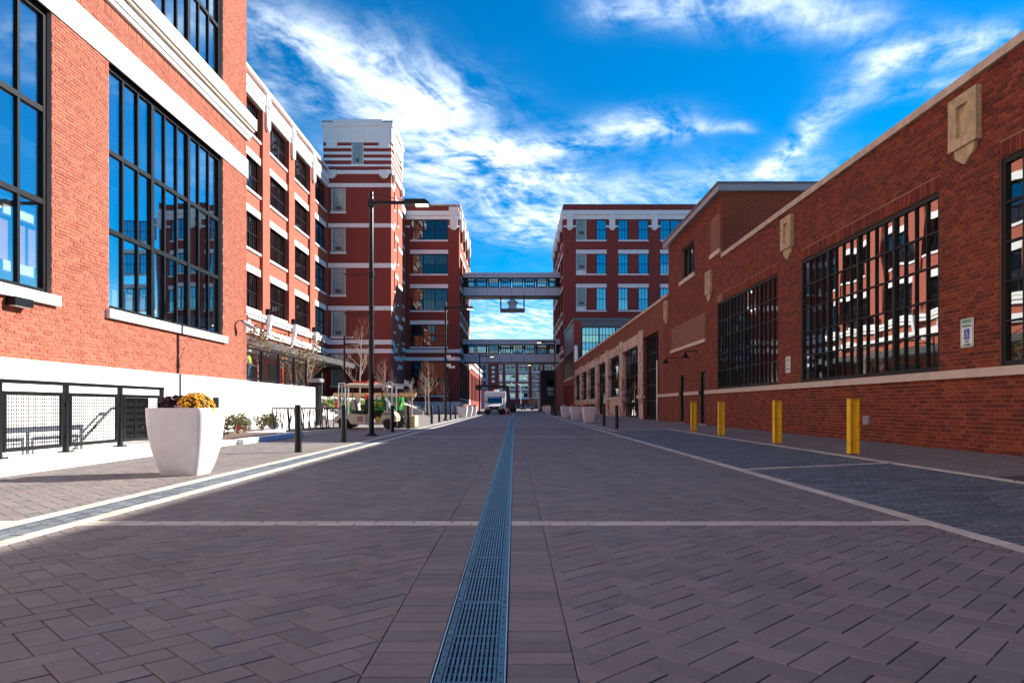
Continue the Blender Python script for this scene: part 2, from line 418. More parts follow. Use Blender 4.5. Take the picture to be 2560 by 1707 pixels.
def wall_mb(fr, u0, u1, v0, v1, opens, depth):
    """a wall skin with real openings and their reveals"""
    us = sorted({u0, u1, *[x for o in opens for x in o[:2]]}); us = [x for x in us if u0 <= x <= u1]
    vs_ = sorted({v0, v1, *[x for o in opens for x in o[2:4]]}); vs_ = [x for x in vs_ if v0 <= x <= v1]
    mb = MB()
    for j in range(len(vs_) - 1):
        run = None
        vm = (vs_[j] + vs_[j + 1]) / 2
        for i in range(len(us)):
            hole = True
            if i < len(us) - 1:
                um = (us[i] + us[i + 1]) / 2
                hole = any(o[0] < um < o[1] and o[2] < vm < o[3] for o in opens)
            if not hole and run is None: run = us[i]
            if hole and run is not None:
                mb.face([fr(run, vs_[j]), fr(us[i], vs_[j]), fr(us[i], vs_[j + 1]), fr(run, vs_[j + 1])]); run = None
    for a, b, c, d_ in [o[:4] for o in opens]:
        for p, q in (((a, c), (b, c)), ((b, c), (b, d_)), ((b, d_), (a, d_)), ((a, d_), (a, c))):
            mb.face([fr(*p), fr(*q), fr(*q, -depth), fr(*p, -depth)])
    return mb

def window(parent, fr, u0, u1, v0, v1, rec, majors, cols, rows, fw=.1, mw=.12, bw=.05, hw=None, glass='glass_far', frame='black_frame', wob=0.0, solid=False, per_major=False, th=.08):
    """frame with mullions and bars as one part, every pane a piece under it"""
    hw = bw if hw is None else hw
    mb = MB(); w0, w1 = -rec - th, -rec + .03
    mb.fbox(fr, u0, u0 + fw, v0, v1, w0, w1); mb.fbox(fr, u1 - fw, u1, v0, v1, w0, w1)
    mb.fbox(fr, u0 + fw, u1 - fw, v0, v0 + fw, w0, w1 - .002); mb.fbox(fr, u0 + fw, u1 - fw, v1 - fw, v1, w0, w1 - .002)
    mu = [u0 + fw + (u1 - u0 - 2 * fw) * i / majors for i in range(majors + 1)]
    rv = rows if isinstance(rows, (list, tuple)) else [v0 + fw + (v1 - v0 - 2 * fw) * i / rows for i in range(rows + 1)]
    for x in mu[1:-1]: mb.fbox(fr, x - mw / 2, x + mw / 2, v0 + fw, v1 - fw, w0, w1 + .01)
    cu = []
    for i in range(majors):
        for k in range(1, cols):
            x = mu[i] + (mu[i + 1] - mu[i]) * k / cols
            mb.fbox(fr, x - bw / 2, x + bw / 2, v0 + fw, v1 - fw, w0 + .02, w1 - .012)
    for y in rv[1:-1]: mb.fbox(fr, u0 + fw, u1 - fw, y - hw / 2, y + hw / 2, w0 + .01, w1 - .006)
    wdw = part(parent, 'window', mb, frame)
    step = 1 if per_major else cols
    for i in range(majors):
        for k in range(step):
            a = mu[i] + (mu[i + 1] - mu[i]) * k / step; b = mu[i] + (mu[i + 1] - mu[i]) * (k + 1) / step
            for j in range(len(rv) - 1):
                pm = MB(); t = [-rec - .03 + random.uniform(-wob, wob) for _ in range(3)]
                t.append(t[0] + t[2] - t[1])
                q = [fr(a, rv[j], t[0]), fr(b, rv[j], t[1]), fr(b, rv[j + 1], t[2]), fr(a, rv[j + 1], t[3])]
                if solid:
                    q2 = [fr(a, rv[j], t[0] - .012), fr(b, rv[j], t[1] - .012), fr(b, rv[j + 1], t[2] - .012), fr(a, rv[j + 1], t[3] - .012)]
                    pm.hexa(q2 + q)
                else: pm.face(q)
                link('pane', pm.mesh('pane'), glass, wdw)
    return wdw

def brickwork(wall, fr, regions, opens, bl, bh, mj, m, pick, proud=.012, seed=1):
    """real bricks in running bond over the regions (u0, u1, v0, v1[, 'soldier']); the 300 that show largest stand alone"""
    rnd = random.Random(seed); bricks = []
    for rg in regions:
        u0, u1, v0, v1 = rg[:4]
        if len(rg) > 4:
            n = max(1, round((u1 - u0) / bh)); st = (u1 - u0) / n
            for i in range(n): bricks.append((u0 + i * st + mj / 2, u0 + (i + 1) * st - mj / 2, v0 + mj / 2, v1 - mj / 2))
            continue
        nr = max(1, round((v1 - v0) / bh)); h = (v1 - v0) / nr
        for r in range(nr):
            a, b = v0 + r * h + mj / 2, v0 + (r + 1) * h - mj / 2
            hd = (r % 6 == 5)
            L = bl / 2 if hd else bl
            k0 = math.floor(u0 / L) - 1
            spans = [(u0, u1)]
            for o in opens:
                if o[2] < (a + b) / 2 < o[3]:
                    ns = []
                    for x, y in spans:
                        if o[1] <= x or o[0] >= y: ns.append((x, y)); continue
                        if o[0] > x: ns.append((x, o[0]))
                        if o[1] < y: ns.append((o[1], y))
                    spans = ns
            for x, y in spans:
                k = math.floor(x / L) - 1
                while True:
                    p = (k + (.5 if r % 2 else 0)) * L; q = p + L; k += 1
                    if p > y: break
                    p2, q2 = max(p, x), min(q, y)
                    if q2 - p2 < .04: continue
                    bricks.append((p2 + mj / 2, q2 - mj / 2, a, b))
    near = sorted((i for i, b in enumerate(bricks) if pick(b)), key=lambda i: bricks[i][0] if pick.__name__ == 'near_u' else -(bricks[i][1] - bricks[i][0]))[:300]
    near = set(near); rest = MB(); cache = {}
    for i, (a, b, c, e) in enumerate(bricks):
        pr = proud + rnd.uniform(-.004, .004)
        if i in near:
            key = (round(b - a, 3), round(e - c, 3), round(pr / .002))
            if key not in cache:
                mb = MB(); hu, hv = (b - a) / 2, (e - c) / 2
                cz = fr.c; fr.c = 0.0
                mb.fbox(fr, -hu, hu, -hv, hv, -.01, pr, True); fr.c = cz
                cache[key] = mb.mesh('brick')
            link('brick', cache[key], m, wall, fr((a + b) / 2, (c + e) / 2, 0.0))
        else: rest.fbox(fr, a, b, c, e, -.01, pr, True)
    return part(wall, 'brickwork', rest, m, kind='stuff')

# ---------------------------------------------------------------- ground and paving
def clip_poly(poly, xr, yr):
    for ax, lim, sg in ((0, xr[0], 1), (0, xr[1], -1), (1, yr[0], 1), (1, yr[1], -1)):
        out = []
        for i in range(len(poly)):
            a, b = poly[i], poly[(i + 1) % len(poly)]
            da, db = (a[ax] - lim) * sg, (b[ax] - lim) * sg
            if da >= 0: out.append(a)
            if (da >= 0) != (db >= 0):
                t = da / (da - db); out.append((a[0] + (b[0] - a[0]) * t, a[1] + (b[1] - a[1]) * t))
        poly = out
        if len(poly) < 3: return []
    return poly
def area(p): return abs(sum(p[i][0] * p[(i + 1) % len(p)][1] - p[(i + 1) % len(p)][0] * p[i][1] for i in range(len(p)))) / 2
PL, PW = .272, .136
def herring(xr, yr, j=.0055):
    c = math.sqrt(.5); out = []
    rx = [(x * c + y * c, -x * c + y * c) for x in xr for y in yr]
    i0, i1 = int(min(p[0] for p in rx) / PW) - 3, int(max(p[0] for p in rx) / PW) + 3
    k0, k1 = int(min(p[1] for p in rx) / PW) - 3, int(max(p[1] for p in rx) / PW) + 3
    h = j / 2
    for i in range(i0, i1):
        for k in range(k0, k1):
            mm = (i - k) % 4
            if mm == 0: q = [(i * PW + h, k * PW + h), ((i + 2) * PW - h, k * PW + h), ((i + 2) * PW - h, (k + 1) * PW - h), (i * PW + h, (k + 1) * PW - h)]
            elif mm == 3: q = [(i * PW + h, k * PW + h), ((i + 1) * PW - h, k * PW + h), ((i + 1) * PW - h, (k + 2) * PW - h), (i * PW + h, (k + 2) * PW - h)]
            else: continue
            q = [(x * c - y * c, x * c + y * c) for x, y in q]
            if max(p[0] for p in q) < xr[0] or min(p[0] for p in q) > xr[1] or max(p[1] for p in q) < yr[0] or min(p[1] for p in q) > yr[1]: continue
            q = clip_poly(q, xr, yr)
            if len(q) >= 3 and area(q) > .0006: out.append(q)
    return out
def rows(xr, yr, lx, ly, j=.008, along='x', stagger=.5):
    out = []; h = j / 2
    if along == 'x':
        n = max(1, round((yr[1] - yr[0]) / ly)); ly = (yr[1] - yr[0]) / n
        for r in range(n):
            x = xr[0] - (stagger * lx if r % 2 else 0)
            while x < xr[1]:
                a, b = max(x, xr[0]), min(x + lx, xr[1])
                if b - a > .03: out.append([(a + h, yr[0] + r * ly + h), (b - h, yr[0] + r * ly + h), (b - h, yr[0] + (r + 1) * ly - h), (a + h, yr[0] + (r + 1) * ly - h)])
                x += lx
    else:
        out = [[(y, x) for x, y in q][::-1] for q in rows(yr, xr, ly, lx, j, 'x', stagger)]
    return out
def paver_mesh(mb, q, z, rnd, cx=0.0, cy=0.0, th=.03, ch=.0032):
    mx = sum(p[0] for p in q) / len(q); my = sum(p[1] for p in q) / len(q)
    dz, tx, ty = rnd.uniform(-.0014, .0014), rnd.uniform(-.0035, .0035), rnd.uniform(-.0035, .0035)
    top = []; low = []
    for x, y in q:
        L = math.hypot(x - mx, y - my) or 1; k = max(0, 1 - ch * 1.3 / L)
        xx, yy = mx + (x - mx) * k, my + (y - my) * k
        zz = z + dz + (xx - mx) * tx + (yy - my) * ty
        zz += GR(xx); top.append((xx - cx, yy - cy, zz)); low.append((x - cx, y - cy, zz - ch * .7))
    bot = [(a, b, c_ - th) for a, b, c_ in low]
    mb.loft([bot, low, top], cap=False)
    n = len(mb.v); mb.f.append(tuple(range(n - len(q), n)))
def pave(parent, quads, m, z=0.0, nmax=300, key=None, name='paver', th=.03, seed=3, vis=True):
    rnd = random.Random(seed)
    def seen(q):
        x = sum(p[0] for p in q) / len(q); y = sum(p[1] for p in q) / len(q)
        return y > 2.62 and abs(x) / y < .7
    order = sorted(range(len(quads)), key=lambda i: (not seen(quads[i]), min(p[1] for p in quads[i])))
    alone = set(order[:nmax]); rest = MB()
    for i, q in enumerate(quads):
        if i in alone:
            mb = MB(); cx = sum(p[0] for p in q) / len(q); cy = sum(p[1] for p in q) / len(q)
            paver_mesh(mb, q, 0.0, rnd, cx, cy, th)
            link(name, mb.mesh(name), m, parent, (cx, cy, z))
        else: paver_mesh(rest, q, z, rnd, th=th)
    if rest.v: part(parent, name + '_field', rest, m, kind='stuff')

def slab(x0, x1, y0, y1, z): return MB().face([(x0, y0, z), (x1, y0, z), (x1, y1, z), (x0, y1, z)])
def flat(*rects):
    mb = MB()
    for x0, x1, y0, y1, z in rects: mb.face([(x0, y0, z + GR(x0)), (x1, y0, z + GR(x1)), (x1, y1, z + GR(x1)), (x0, y1, z + GR(x0))])
    return mb

PIT = (-10.2, -8.95, 9.0, 18.6)            # sunken stair well beside the near building
structure('ground', flat((-1500, PIT[0], -300, 3000, -.06), (PIT[1], 3.4, -300, 3000, -.06), (3.4, 7.99, -300, 3000, -.06), (7.99, 1500, -300, 3000, -.06), (PIT[0], PIT[1], -300, PIT[2], -.06), (PIT[0], PIT[1], PIT[3], 3000, -.06)), 'asphalt')
RX0, RX1 = -3.67, 3.47                      # brick roadway
NEAR = 34.0
CROSS = [(6.05, 6.27), (23.6, 23.82)]
road = structure('road', flat((RX0, -.57, -6, 260, -.011), (.238, RX1, -6, 260, -.011), (-.57, -.30, -6, 260, -.011), (-.034, .238, -6, 260, -.011)), 'joint_sand')
quads = []
ys = [-1.0] + [y for c in CROSS for y in c] + [NEAR]
for a, b in zip(ys[0::2], ys[1::2]):
    quads += herring((RX0, -.57), (a, b)) + herring((.238, RX1), (a, b))
    quads += rows((-.57, -.305), (a, b), PL, PW, along='x', stagger=0) + rows((-.03, .238), (a, b), PL, PW, along='x', stagger=0)
pave(road, quads, 'paver_brown')
part(road, 'far_paving', flat((RX0, -.305, NEAR, 260, -.001), (-.03, RX1, NEAR, 260, -.001)), 'paving_far')
for i, (a, b) in enumerate(CROSS):
    st = structure('crossing_line', flat((RX0, -.305, a, b, -.010), (-.03, RX1, a, b, -.010)), 'joint_sand')
    pave(st, rows((RX0, -.305), (a, b), .33, .11) + rows((-.03, RX1), (a, b), .33, .11), 'paver_white', nmax=120 if i < 2 else 0)

def edge_strip(x0, x1, xa, xb, y0, y1):
    """pale lines with dark setts between, along the road"""
    st = structure('road_edge', flat((x0, x1, y0, 260, -.011)), 'joint_sand')
    pave(st, rows((x0, xa), (y0, NEAR + 26), xa - x0, .33, along='y', stagger=0) + rows((xb, x1), (y0, NEAR + 26), x1 - xb, .33, along='y', stagger=0), 'paver_white', z=.001, nmax=90)
    pave(st, rows((xa, xb), (y0, NEAR), (xb - xa) / 3, .2, .016, along='y'), 'paver_slate', z=-.001, nmax=140, name='sett')
    part(st, 'far_setts', flat((xa, xb, NEAR, 260, -.004)), 'paver_slate'); part(st, 'far_line', flat((x0, xa, NEAR + 26, 260, 0.0), (xb, x1, NEAR + 26, 260, 0.0)), 'paver_white')
edge_strip(-4.34, RX0, -4.19, -3.82, 3.6, 60)
# right edge: line, then either the narrow band of setts (far) or the parking bay (near)
QX, QX2, QW, QE = 5.86, 5.98, 7.98, 28.0
st = structure('road_edge', flat((RX1, 4.0, QE, 260, -.011), (RX1, QX2, 2.0, QE, -.011)), 'joint_sand')
pave(st, rows((RX1, 3.61), (3.2, NEAR + 26), .14, .33, along='y', stagger=0) + rows((QX, QX2), (7.5, QE), .12, .33, along='y', stagger=0) + rows((3.87, 4.0), (QE, NEAR + 26), .13, .33, along='y', stagger=0)
     + rows((3.61, QX), (11.25, 11.38), .33, .13) + rows((4.0, QX), (QE - .1, QE), .33, .1), 'paver_white', z=.001, nmax=110)
part(st, 'far_line', flat((RX1, 3.61, NEAR + 26, 260, 0.0), (3.87, 4.0, NEAR + 26, 260, 0.0)), 'paver_white')
bay = structure('parking_bay', flat((3.61, QX, 3, QE - .1, -.013)), 'joint_sand')
pave(bay, rows((3.61, QX), (4.0, 11.25), .30, .115, .03) + rows((3.61, QX), (11.38, QE - .1), .30, .115, .03), 'paver_slate', z=-.002, nmax=300, name='sett')
part(st, 'far_setts', flat((3.61, 3.87, QE, 260, -.004)), 'paver_slate')
# pavements
lp = structure('pavement', flat((-8.95, -4.34, 3, 19, -.011), (-7.1, -4.34, 19, 260, -.011), (-10.2, -7.1, 24.2, 260, -.03), (-36, -10.2, 36.6, 260, -.011)), 'joint_sand')
pave(lp, herring((-7.3, -4.34), (6.3, NEAR)), 'paver_brown', nmax=160, seed=5)
pave(lp, rows((-6.6, -4.34), (6.08, 6.3), .33, .11), 'paver_white', nmax=20)
pave(lp, herring((-7.3, -4.34), (4.0, 6.08)), 'paver_red', nmax=40)
part(lp, 'far_paving', flat((-10.2, -4.34, NEAR, 260, -.001), (-36, -10.2, 36.7, 260, -.001), (-10.2, -7.3, 28.3, NEAR, -.002), (-9.0, -7.1, 24.3, 28.3, -.002)), 'paving_far')
rp = structure('pavement', flat((QX2, QW, 5, QE, -.011), (4.0, QW, QE, 260, -.011)), 'joint_sand')
pave(rp, herring((QX2, QW), (9, 24)), 'paver_brown', nmax=120, seed=6)
part(rp, 'far_paving', flat((QX2, QW, 24, QE, -.002), (4.0, QW, QE, 260, -.001)), 'paving_far')

# drain: a channel with slotted cast grates
drain = thing('drain_channel', 'long blue grey slotted drain running down the middle of the brick road', 'drain', (-.167, 2.5, 0))
part(drain, 'channel', flat((-.30, -.034, 1.5, 230, -.12)), 'dark_void')
mb = MB()
for x in (-.305, -.038): mb.box(x, x + .0055, 1.5, 60, -.05, .003)
part(drain, 'edge_rail', mb, 'edge_steel')
SEC = 1.09
def grate(nbars, ncross, knobs):
    mb = MB(); x0, x1 = -.127, .127
    mb.box(x0, x0 + .026, .004, SEC - .004, -.03, .0); mb.box(x1 - .026, x1, .004, SEC - .004, -.03, .0)
    inner = x1 - x0 - .052; st = inner / nbars
    for i in range(nbars):
        c = x0 + .026 + (i + .5) * st
        mb.box(c - st * .29, c + st * .29, .006, SEC - .006, -.028, -.001)
    for k in range(ncross):
        y = .012 + (SEC - .024) * k / (ncross - 1)
        mb.box(x0 + .02, x1 - .02, y - (.012 if k in (0, ncross - 1, (ncross - 1) // 2) else .006), y + (.012 if k in (0, ncross - 1, (ncross - 1) // 2) else .006), -.034, -.006 if k not in (0, ncross - 1, (ncross - 1) // 2) else -.0025)
        if knobs:
            for i in (0, nbars + 1):
                c = x0 + .012 if i == 0 else (x1 - .012 if i == nbars + 1 else x0 + .026 + (i - .5) * st)
                mb.box(c - .0035, c + .0035, y - .0045, y + .0045, -.002, .0035)
    return mb.mesh('grate')
g_near, g_far = grate(11, 13, True), grate(11, 7, False)
y = 1.51; k = 0
while y < 62:
    link('grate', g_near if k < 9 else g_far, 'grate_steel', drain, (-.167, y, 0)); y += SEC; k += 1
part(drain, 'far_grate', flat((-.294, -.04, y, 230, -.004)), 'grate_steel')

# ---------------------------------------------------------------- near left building
LX = -10.2
B1 = thing('brick_building', 'tall sunlit orange brick building with white bands and huge black framed windows on the left', 'building', (LX, 20, 0))
fE = Fr('E', LX)
L_END, L_TOP = 27.4, 22.0
wins = [(8.79, 15.86), (18.10, 25.18)]
WZ0, WZ1, UZ0, UZ1 = 3.44, 9.66, 12.12, 18.6
opens = [(a, b, WZ0, WZ1) for a, b in wins] + [(a, b, UZ0, UZ1) for a, b in wins]
door_o = (12.3, 13.5, -2.3, .95)
wall = part(B1, 'wall', wall_mb(fE, -30, L_END, 1.9, L_TOP, opens, .3), 'mortar_light')
def seen_l(b):
    px = VX + LX / b[0] * F; py = VY - (b[2] - 1) / b[0] * F
    return 0 < px and 0 < py < 1000 and b[0] > 13
def near_u(b): return seen_l(b)
brickwork(wall, fE, [(12.6, L_END, 1.98, WZ0 - .24), (12.6, L_END, WZ0 - .24, WZ1 - .003), (12.6, L_END, 10.37, 10.82), (12.6, L_END, 10.82, 11.08, 'soldier'), (12.6, L_END, 12.1, 17.0)],
          opens + [(8.6, 16.02, WZ0 - .24, WZ0), (17.94, 25.36, WZ0 - .24, WZ0)], .262, .079, .013, 'brick_bright', near_u)
part(B1, 'side_wall', MB().box(-30, LX + .0, L_END - .3, L_END - .02, 0, L_TOP).box(-30, -29.8, -30, L_END - .3, 0, L_TOP), 'brick_far')
part(B1, 'roof', MB().box(-30, LX - .02, -30, L_END - .01, L_TOP, L_TOP + .3), 'roof_grey')
mb = wall_mb(fE, -30, L_END + .02, -2.4, 1.97, [door_o, (18.7, 19.9, .1, 1.22)], .3)
mb.v = [(x + .07, y, z) for x, y, z in mb.v]
mb.face([fE(-30, 1.97, .07), fE(L_END, 1.97, .07), fE(L_END, 1.97, -.1), fE(-30, 1.97, -.1)])
part(B1, 'plinth', mb, 'white_wall')
part(B1, 'stone_band', MB().fbox(fE, -30, L_END + .05, WZ1, 10.36, -.1, .05), 'white_stone')
cm_ = MB()
cm_.fbox(fE, -30, L_END + .08, 11.1, 11.24, -.1, .10); cm_.fbox(fE, -30, L_END + .12, 11.24, 11.46, -.1, .15)
part(B1, 'cornice', cm_, 'white_stone')
part(B1, 'cornice_soffit', MB().fbox(fE, -30, L_END + .2, 11.46, 11.56, -.1, .24), 'tan_stone')
cm_ = MB(); cm_.prism([(11.56, .30), (11.98, .30), (12.08, .12), (12.08, -.3), (11.56, -.3)], lambda u, v, w_: (LX + v, w_, u), -30, L_END + .3)
part(B1, 'cornice_ledge', cm_, 'white_stone')
for i, (a, b) in enumerate(wins):
    part(B1, 'sill', MB().fbox(fE, a - .15, b + .17, WZ0 - .23, WZ0 - .005, -.35, .12), 'white_stone')
    window(B1, fE, a, b, WZ0, WZ1, .13, 3, 3, [WZ0 + .09, 5.47, 7.48, WZ1 - .09], fw=.12, mw=.17, bw=.075, hw=.12, glass='glass_sky', wob=.004, solid=True, th=.14)
    part(B1, 'sill', MB().fbox(fE, a - .12, b + .12, UZ0 - .03, UZ0 + .06, -.35, .16), 'pale_sill')
    window(B1, fE, a, b, UZ0 + .06, UZ1, .13, 3, 3, [UZ0 + .15, 14.2, 16.4, UZ1 - .09], fw=.12, mw=.17, bw=.075, hw=.12, glass='glass_sky', wob=.004, solid=True, th=.14)
# inside: floors, back wall with white beams, columns
IN = MB(); IN.box(-15, LX - .6, -20, L_END - .35, 1.9, 2.3); IN.box(-15, LX - .6, -20, L_END - .35, 10.3, 11.3)
part(B1, 'floor_slab', IN, 'concrete')
part(B1, 'inner_wall', MB().box(-15.3, -15, -20, L_END - .35, 0, L_TOP - .1).box(-15, LX - .6, -1.2, -.9, 2.3, L_TOP), 'brick_inner')
for z, h in ((4.9, .35), (6.6, .5), (8.6, .5), (14.5, .5)): part(B1, 'inner_beam', MB().box(-15, -14.8, -20, L_END - .35, z, z + h), 'white_stone')
for yy in (11, 17.2, 23.4): part(B1, 'inner_column', MB().box(-15, -14.6, yy, yy + .5, 2.31, 10.29), 'white_stone')
mb = MB()
for i in range(6): mb.fbox(fE, 18.78, 19.82, .16 + i * .17, .25 + i * .17, -.14, .03)
mb.fbox(fE, 18.7, 18.76, .1, 1.22, -.2, .09); mb.fbox(fE, 19.84, 19.9, .1, 1.22, -.2, .09); mb.fbox(fE, 19.26, 19.34, .1, 1.22, -.1, .05)
part(B1, 'louver', mb, 'black_metal')
part(B1, 'door', MB().fbox(fE, 12.34, 13.46, -2.3, .9, -.2, -.12), 'door_grey')
mb = MB(); mb.fbox(fE, 24.2, 24.62, .94, 1.3, .07, .1)
part(B1, 'vent_cover', mb, 'black_frame')

wl_ = thing('wall_light', 'small black box downlight on the orange brick wall at the left edge', 'wall light', fE(14.65, 3.0, .0))
part(wl_, 'housing', MB().fbox(fE, 14.4, 14.95, 3.03, 3.2, .02, .22), 'black_metal'); part(wl_, 'lens', MB().fbox(fE, 14.44, 14.9, 3.015, 3.03, .06, .2), 'planter_white')
sp = thing('spotlight', 'small black floodlight on an arm near the corner of the orange brick wall', 'spotlight', fE(26.4, 3.9, 0))
part(sp, 'arm', MB().path([fE(26.3, 4.0, .02), fE(26.3, 4.12, .1), fE(26.4, 4.12, .3)], .018, 6), 'black_metal')
part(sp, 'lamp_head', MB().tube(fE(26.35, 4.1, .26), fE(26.6, 3.92, .5), .06, .11, 12), 'steel', True)

# building site stuff seen through the near left window
sc_ = thing('trestle_platform', 'yellow folding work platform standing inside the big left window', 'work platform', (-12.4, 24.8, 2.3))
part(sc_, 'deck', MB().box(-12.75, -12.05, 23.5, 26.3, 4.1, 4.24), 'yellow_paint')
for yy in (23.7, 26.1):
    for s_ in (-1, 1):
        part(sc_, 'leg', MB().tube((-12.4 + s_ * .15, yy, 4.1), (-12.4 + s_ * .5, yy + (.3 if yy > 25 else -.3), 2.3), .045, n=6), 'yellow_paint')
mat('pine', (.66, .50, .28), .7, var=.15, scale=4)
for i, (yy, h, ln) in enumerate(((24.75, 2.75, .45), (25.15, 2.6, .3), (25.55, 2.5, .5))):
    solo('timber_board', MB().prism([(0, 0), (.22, 0), (.22 + ln, h), (ln, h)], lambda u, v, w_: (w_, u, v), -.03, .03), 'pine',
         ['tallest pale timber board leaning inside the big left window', 'middle pale timber board leaning inside the big left window', 'rightmost pale timber board leaning inside the big left window'][i], 'board', (-11.3, yy, 2.3), 'boards behind the glass')
solo('plywood_sheet', MB().box(-.05, .05, -.4, .4, 0, 2.75), 'pine', 'pale plywood sheet standing behind the yellow work platform', 'plywood', (-13.0, 24.3, 2.3))
cr = thing('covered_crate', 'grey wrapped crate inside the lower left corner of the big left window', 'crate', (-12.2, 21.6, 2.3))
part(cr, 'body', MB().cham(-12.8, -11.6, 20.2, 23.0, 2.3, 4.4, .06), 'grey_trim'); part(cr, 'lid', MB().cham(-12.85, -11.55, 20.15, 23.05, 4.4, 4.5, .03), 'slate_panel')

# ---------------------------------------------------------------- sunken stair well, kerbs, railings
well = structure('stair_well', MB().box(PIT[0], PIT[1], PIT[2], PIT[3], -2.5, -2.4).box(PIT[1] - .02, PIT[1] + .12, PIT[2], PIT[3], -2.4, .1)
                 .box(PIT[0], PIT[1], PIT[2] - .12, PIT[2], -2.4, .1).box(PIT[0], PIT[1], PIT[3], PIT[3] + .12, -2.4, .1), 'white_wall')
for i in range(12): part(well, 'step', MB().box(PIT[0] + .05, PIT[1] - .04, 17.9 - i * .32, 18.55 - i * .32, -2.4, -.1 - i * .19), 'concrete')
solo('stair_handrail', MB().path([(0, 0, 0), (0, -.3, 0), (0, -4.6, -2.6), (0, -4.9, -2.6)], .03), 'black_metal', 'black handrail slanting down the sunken stair beside the white plinth', 'handrail', (-9.9, 18.0, .95))
solo('kerb', MB().cham(-8.95, -7.28, 8.6, 18.9, -.06, .12, .02), 'white_wall', 'broad white concrete kerb under the black mesh railing', 'kerb')
mb = MB(); mb.cham(-7.36, -7.1, 18.9, 24.3, -.06, .14, .02); mb.cham(-9.0, -7.37, 24.05, 24.3, -.06, .13, .02); mb.cham(-9.0, -8.8, 24.31, 28.3, -.06, .13, .02); mb.cham(-10.1, -9.01, 28.1, 28.3, -.06, .13, .02)
solo('bed_kerb', mb, 'white_wall', 'white kerb framing the shrub bed beside the white plinth', 'kerb')
tag(link('mulch', flat((-10.15, -7.3, 18.8, 24.2, .1), (-10.15, -8.9, 24.2, 28.2, .1)).mesh('mulch'), 'mulch'), 'brown bark mulch in the bed under the shrubs', 'mulch', kind='stuff')

def railing(name, label, x, ys, z0, z1, mesh_gap=.062, ends=(0, 0)):
    r = thing(name, label, 'railing', (x, ys[0], z0))
    part(r, 'top_rail', MB().box(x - .045, x + .045, ys[0] - ends[0], ys[-1] + ends[1], z1 - .07, z1), 'black_metal')
    for yy in ys:
        mb = MB(); mb.cham(x - .04, x + .04, yy - .05, yy + .05, z0, z1 - .07, .006); mb.box(x - .1, x + .1, yy - .1, yy + .1, z0, z0 + .025)
        part(r, 'post', mb, 'black_metal')
    for a, b in zip(ys[:-1], ys[1:]):
        a2, b2, c, d_ = a + .12, b - .12, z0 + .1, z1 - .2
        mb = MB()
        for q in ((a2, a2 + .055, c, d_), (b2 - .055, b2, c, d_), (a2 + .055, b2 - .055, c, c + .06), (a2 + .055, b2 - .055, d_ - .06, d_)):
            mb.box(x - .02, x + .02, q[0], q[1], q[2], q[3])
        for yy, zz in ((a + .05, c + .2), (a + .05, d_ - .25), (b - .12, c + .2), (b - .12, d_ - .25)): mb.box(x - .015, x + .015, yy, yy + .07, zz, zz + .05)
        p = part(r, 'panel_frame', mb, 'black_metal')
        mb = MB(); n = int((b2 - a2) / mesh_gap); m_ = int((d_ - c) / mesh_gap)
        for i in range(1, n): yy = a2 + (b2 - a2) * i / n; mb.box(x - .004, x + .004, yy - .006, yy + .006, c, d_)
        for i in range(1, m_): zz = c + (d_ - c) * i / m_; mb.box(x - .008, x - .0005, a2, b2, zz - .006, zz + .006)
        tag(link('wire_mesh', mb.mesh('wire_mesh'), 'black_metal', p), kind='stuff')
    return r
railing('railing', 'black railing with wire mesh panels along the sunken stair at the left edge', -8.6, [8.4, 10.2, 12.0, 13.8, 15.7, 17.55], .12, 1.46, ends=(0, .05))
TZ = 1.96
railing('railing', 'black wire mesh railing on top of the white terrace wall', -10.3, [27.45, 29.3, 31.4, 33.6, 35.6], TZ, 3.28, .085, ends=(0, .05))

# ---------------------------------------------------------------- near right building
unit(HILL)
RXW = 10.1
B2 = thing('brick_hall', 'long low dark red brick hall with tall gridded windows on the right', 'building', (RXW, 60, 0))
fW = Fr('W', RXW)
C0, C1 = 8.18, 8.38
RW = [(6.7, 14.97), (17.1, 25.38), (27.57, 35.86)]
RZ0, RZ1 = 1.82, 6.12
d1, d2 = (38.0, 39.35, 0, 2.9), (42.7, 44.05, 0, 2.9)
gdoor = (50.5, 56.4, 0.0, 6.3)
BX0, BX1, BXT = 34.9, 47.2, 11.36
bw_ = (40.4, 43.7, 8.5, 10.42)
ro = [(a, b, RZ0, RZ1) for a, b in RW] + [d1, d2, bw_]
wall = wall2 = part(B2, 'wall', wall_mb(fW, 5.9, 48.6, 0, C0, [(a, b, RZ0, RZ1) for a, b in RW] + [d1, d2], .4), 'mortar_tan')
wall3 = part(B2, 'upper_wall', wall_mb(fW, BX0, BX1, C0, BXT, [bw_], .4), 'mortar_tan')
def seen_r(b):
    px = VX + RXW / b[0] * F; py = VY - (b[2] - 1) / b[0] * F
    return px < 2560 and 0 < py and b[0] > 14.2
def near_u(b): return seen_r(b)
BLr, BHr, MJr = .292, .0932, .017
SOLD = [(a - .0, b + .0, RZ1, RZ1 + .34, 'soldier') for a, b in RW]
solds = [(a, b, RZ1, RZ1 + .34) for a, b in RW]
sills = [(a - 2.0, b + 2.0, 1.63, 1.82) for a, b in RW]
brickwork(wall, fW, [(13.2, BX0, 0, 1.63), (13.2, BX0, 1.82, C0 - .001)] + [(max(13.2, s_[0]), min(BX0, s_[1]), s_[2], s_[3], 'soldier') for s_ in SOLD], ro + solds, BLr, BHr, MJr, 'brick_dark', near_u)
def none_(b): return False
SCR = (38.0, 46.1, 4.56, 5.98); VNT = (35.3, 36.9, 8.72, 10.5); SC2 = (39.6, 42.4, 2.1, 4.2)
